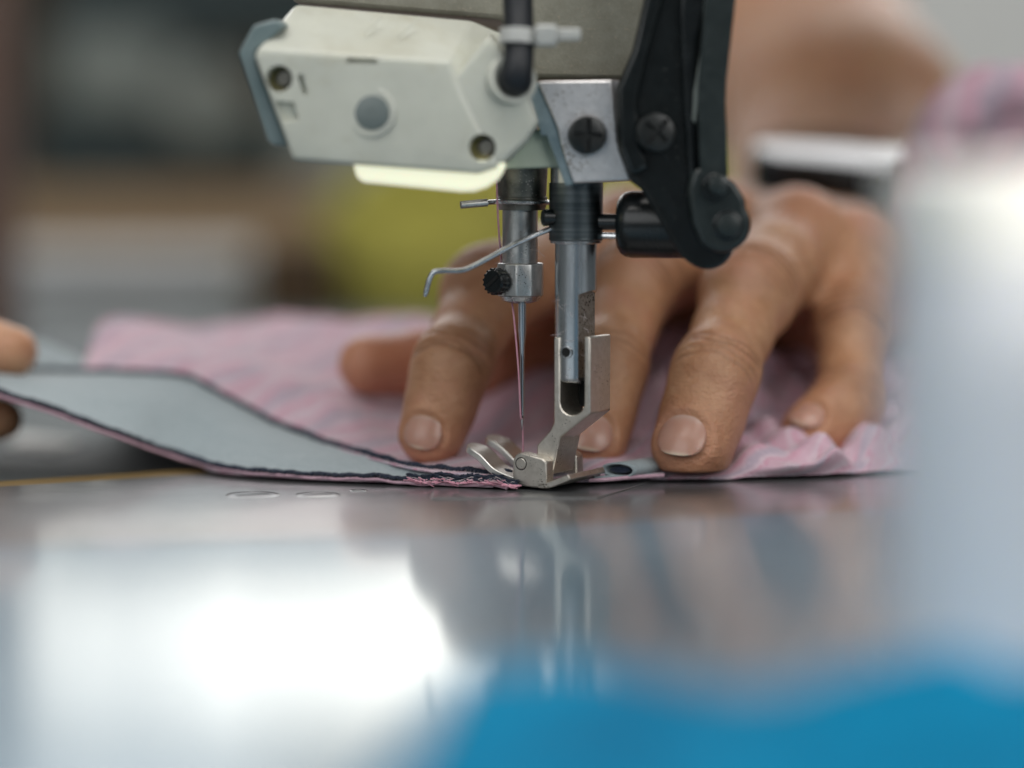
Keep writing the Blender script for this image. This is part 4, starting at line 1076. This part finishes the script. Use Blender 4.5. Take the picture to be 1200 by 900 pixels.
# brown carton
a_ = P(-220, 300, 800); b_ = P(560, 232, 800)
bxo = thing('carton', 'long brown carton standing behind the white cloth stack', 'box', ((a_.x+b_.x)/2, 860, zt_))
MB().box(((a_.x+b_.x)/2, 860, (b_.z-4)/2), b_.x-a_.x, 120, b_.z+4).build('box_body', M['carton'], bxo, bevel=1.5)
MB().box(((a_.x+b_.x)/2-20, 856, b_.z+.8), (b_.x-a_.x)*.6, 112, 1.2).build('flap', M['carton'], bxo)
# dark machine on the carton level
dm = thing('dark_machine', 'dark slate machine blurred at upper left with pale round wheel', 'machine', (onT(180, 900), 950, P(0,232,800).z+1.6))
z0 = P(0,232,800).z+1.6
def bxp(x0, y0, x1, y1, Y, dep, mat, nm, bev=4):
    a_ = P(x0, y0, Y); b_ = P(x1, y1, Y); return MB().box(((a_.x+b_.x)/2, Y+dep/2, (a_.z+b_.z)/2), abs(b_.x-a_.x), dep, abs(b_.z-a_.z)).build(nm, mat, dm, bevel=bev, seg=3)
bxp(30, 228, 330, 130, 900, 80, M['darkcase'], 'base')
bxp(45, 140, 150, 20, 905, 70, M['darkcase'], 'pillar')
bxp(60, 60, 480, -60, 910, 60, M['darkcase'], 'arm')
bxp(330, 215, 470, 40, 912, 56, M['palegrey'], 'head')
MB().lathe([(0, 14), (4, 20), (14, 20), (18, 15), (18, .01)], P(245,120,895), (0,-1,0), 48).build('hand_wheel', M['palegrey'], dm)
bxp(70, 120, 200, 40, 898, 6, M['palegrey'], 'cover_plate', 2)
dc = thing('dark_backing', 'added very dark brown cupboard far behind at upper left', 'backing', (onT(150, 1700), 1760, zt_))
a_ = P(-420, 0, 1700); b_ = P(640, 0, 1700)  # backing added to keep the pale wall's brightness out of this corner
MB().box(((a_.x+b_.x)/2, 1760, 130), b_.x-a_.x, 110, 268).build('slab', M['darkbrown'], dc, bevel=2)
MB().box(((a_.x+b_.x)/2, 1703, 150), (b_.x-a_.x)*.94, 4, 200).build('front_slab', M['darkbrown'], dc, bevel=1)
# brown board
bd = MB().box((onT(345, 540), 552, (P(0,285,540).z-4)/2), P(392,0,540).x-P(292,0,540).x, 16, P(0,285,540).z+4).build('brown_block', M['darkbrown'], bevel=1.5); tag(bd, 'dark brown block beside the yellow cloth bundle', 'block')
# yellow bundle
vs = []; fs = []; nu, nv = 80, 40
ca_ = P(625, 285, 520); rx = (P(900,0,520).x-P(385,0,520).x)/2; hz = P(0,186,520).z+4
for i in range(nv+1):
    ph = math.pi/2*i/nv
    for j in range(nu):
        t = 2*math.pi*j/nu; d = Vector((math.cos(t)*math.cos(ph)**.5, math.sin(t)*math.cos(ph)**.5, math.sin(ph)**.8))
        k = 1 + .24*mn.noise(d*2.3+Vector((4,1,2))) + .12*mn.noise(d*6)
        vs.append(Vector((ca_.x+d.x*rx*k, 585+d.y*50*k, zt_+.3+d.z*hz*k)))
for i in range(nv):
    for j in range(nu):
        j2 = (j+1) % nu; fs.append((i*nu+j, i*nu+j2, (i+1)*nu+j2, (i+1)*nu+j))
yb = MB().add(vs, fs).build('cloth_bundle', M['yellow'], angle=180); tag(yb, 'mustard yellow cloth bundle blurred behind the needle', 'cloth bundle')
# post
po = thing('brown_upright', 'added reddish brown post blurred at the left picture edge', 'upright', (onT(-30, 420), 420, zt_))
a_ = P(-120, 0, 420); b_ = P(14, 0, 420)  # added upright standing in for a blurred skin-toned shape
MB().box(((a_.x+b_.x)/2, 420, 100), b_.x-a_.x, 24, 208).build('shaft', M['upright'], po, bevel=3)

wp = thing('white_panel', 'added white cabinet blurred behind the forearm at upper right', 'panel', (onT(1180, 1000), 1000, zt_))
a_ = P(1035, 0, 1000); b_ = P(1420, 0, 1000)  # added panel that stands in for the brightly lit wall
MB().box(((a_.x+b_.x)/2, 1060, 130), b_.x-a_.x, 120, 268).build('slab', M['paper'], wp, bevel=2)
MB().box(((a_.x+b_.x)/2+20, 998, 130), (b_.x-a_.x)*.8, 4, 230).build('front_sheet', M['paper'], wp, bevel=1)

# ------------------------------------------------------------------ light
def area(name, loc, target, sx, sy, power, color=(1,1,1)):
    l = bpy.data.lights.new(name, 'AREA'); l.shape = 'RECTANGLE'; l.size = sx; l.size_y = sy; l.energy = power; l.color = color
    o = bpy.data.objects.new(name, l); COL.objects.link(o); o.location = Vector(loc)
    o.rotation_euler = (Vector(target)-Vector(loc)).to_track_quat('-Z', 'Y').to_euler(); return o
for (x0, x1, rad_) in ((-1.3, -.475, 1.7), (-.46, -.365, 2.2), (-.345, -.225, 3.2), (-.215, .40, 3.5), (.42, 1.3, 4.2)):   # the panes of one window band
    area('window_light', ((x0+x1)/2, 2.25, 0.425), ((x0+x1)/2*.9, 0, 0.25), x1-x0, 0.19, rad_*math.pi*(x1-x0)*.19, (1,.97,.89))
area('strip_light', (0.15, 1.3, 0.74), (0.1, 0.15, 0.06), 1.6, 0.7, 10, (1,1,1))
area('ceiling_light', (-0.05, -0.35, 1.25), (0.02, 0.0, 0), 1.1, 0.8, 11, (1,.97,.93))
area('room_light', (-1.0, -1.5, 0.9), (0, 0.1, 0.05), 1.5, 1.2, 10, (.98,1,1))
area('side_light', (0.95, -1.1, 0.75), (0.05, -0.05, 0.03), 0.9, 0.8, 7, (1,1,.98))

sb = bpy.data.lights.new('cap_spot', 'SPOT'); sb.energy = 32; sb.spot_size = math.radians(2.3); sb.spot_blend = .5; sb.color = (1,.95,.86); sb.shadow_soft_size = .01  # spot added only to brighten the container cap
so_ = bpy.data.objects.new('cap_spot', sb); COL.objects.link(so_); so_.location = (.55, -.85, .42)
so_.rotation_euler = (Vector((cc.x, cY-10, (zc+ztop)/2+2))*S - so_.location).to_track_quat('-Z', 'Y').to_euler()

wd_ = bpy.data.worlds.new('World'); scene.world = wd_; wd_.use_nodes = True
bg = wd_.node_tree.nodes['Background']; bg.inputs['Color'].default_value = (.78,.84,.88,1); bg.inputs['Strength'].default_value = .14

scene.view_settings.view_transform = 'Standard'; scene.view_settings.look = 'None'
scene.view_settings.exposure = 0; scene.view_settings.gamma = 1
scene.render.engine = 'CYCLES'
scene.cycles.use_denoising = True
scene.cycles.max_bounces = 8
scene.cycles.caustics_reflective = False; scene.cycles.caustics_refractive = False
scene.cycles.sample_clamp_indirect = 6
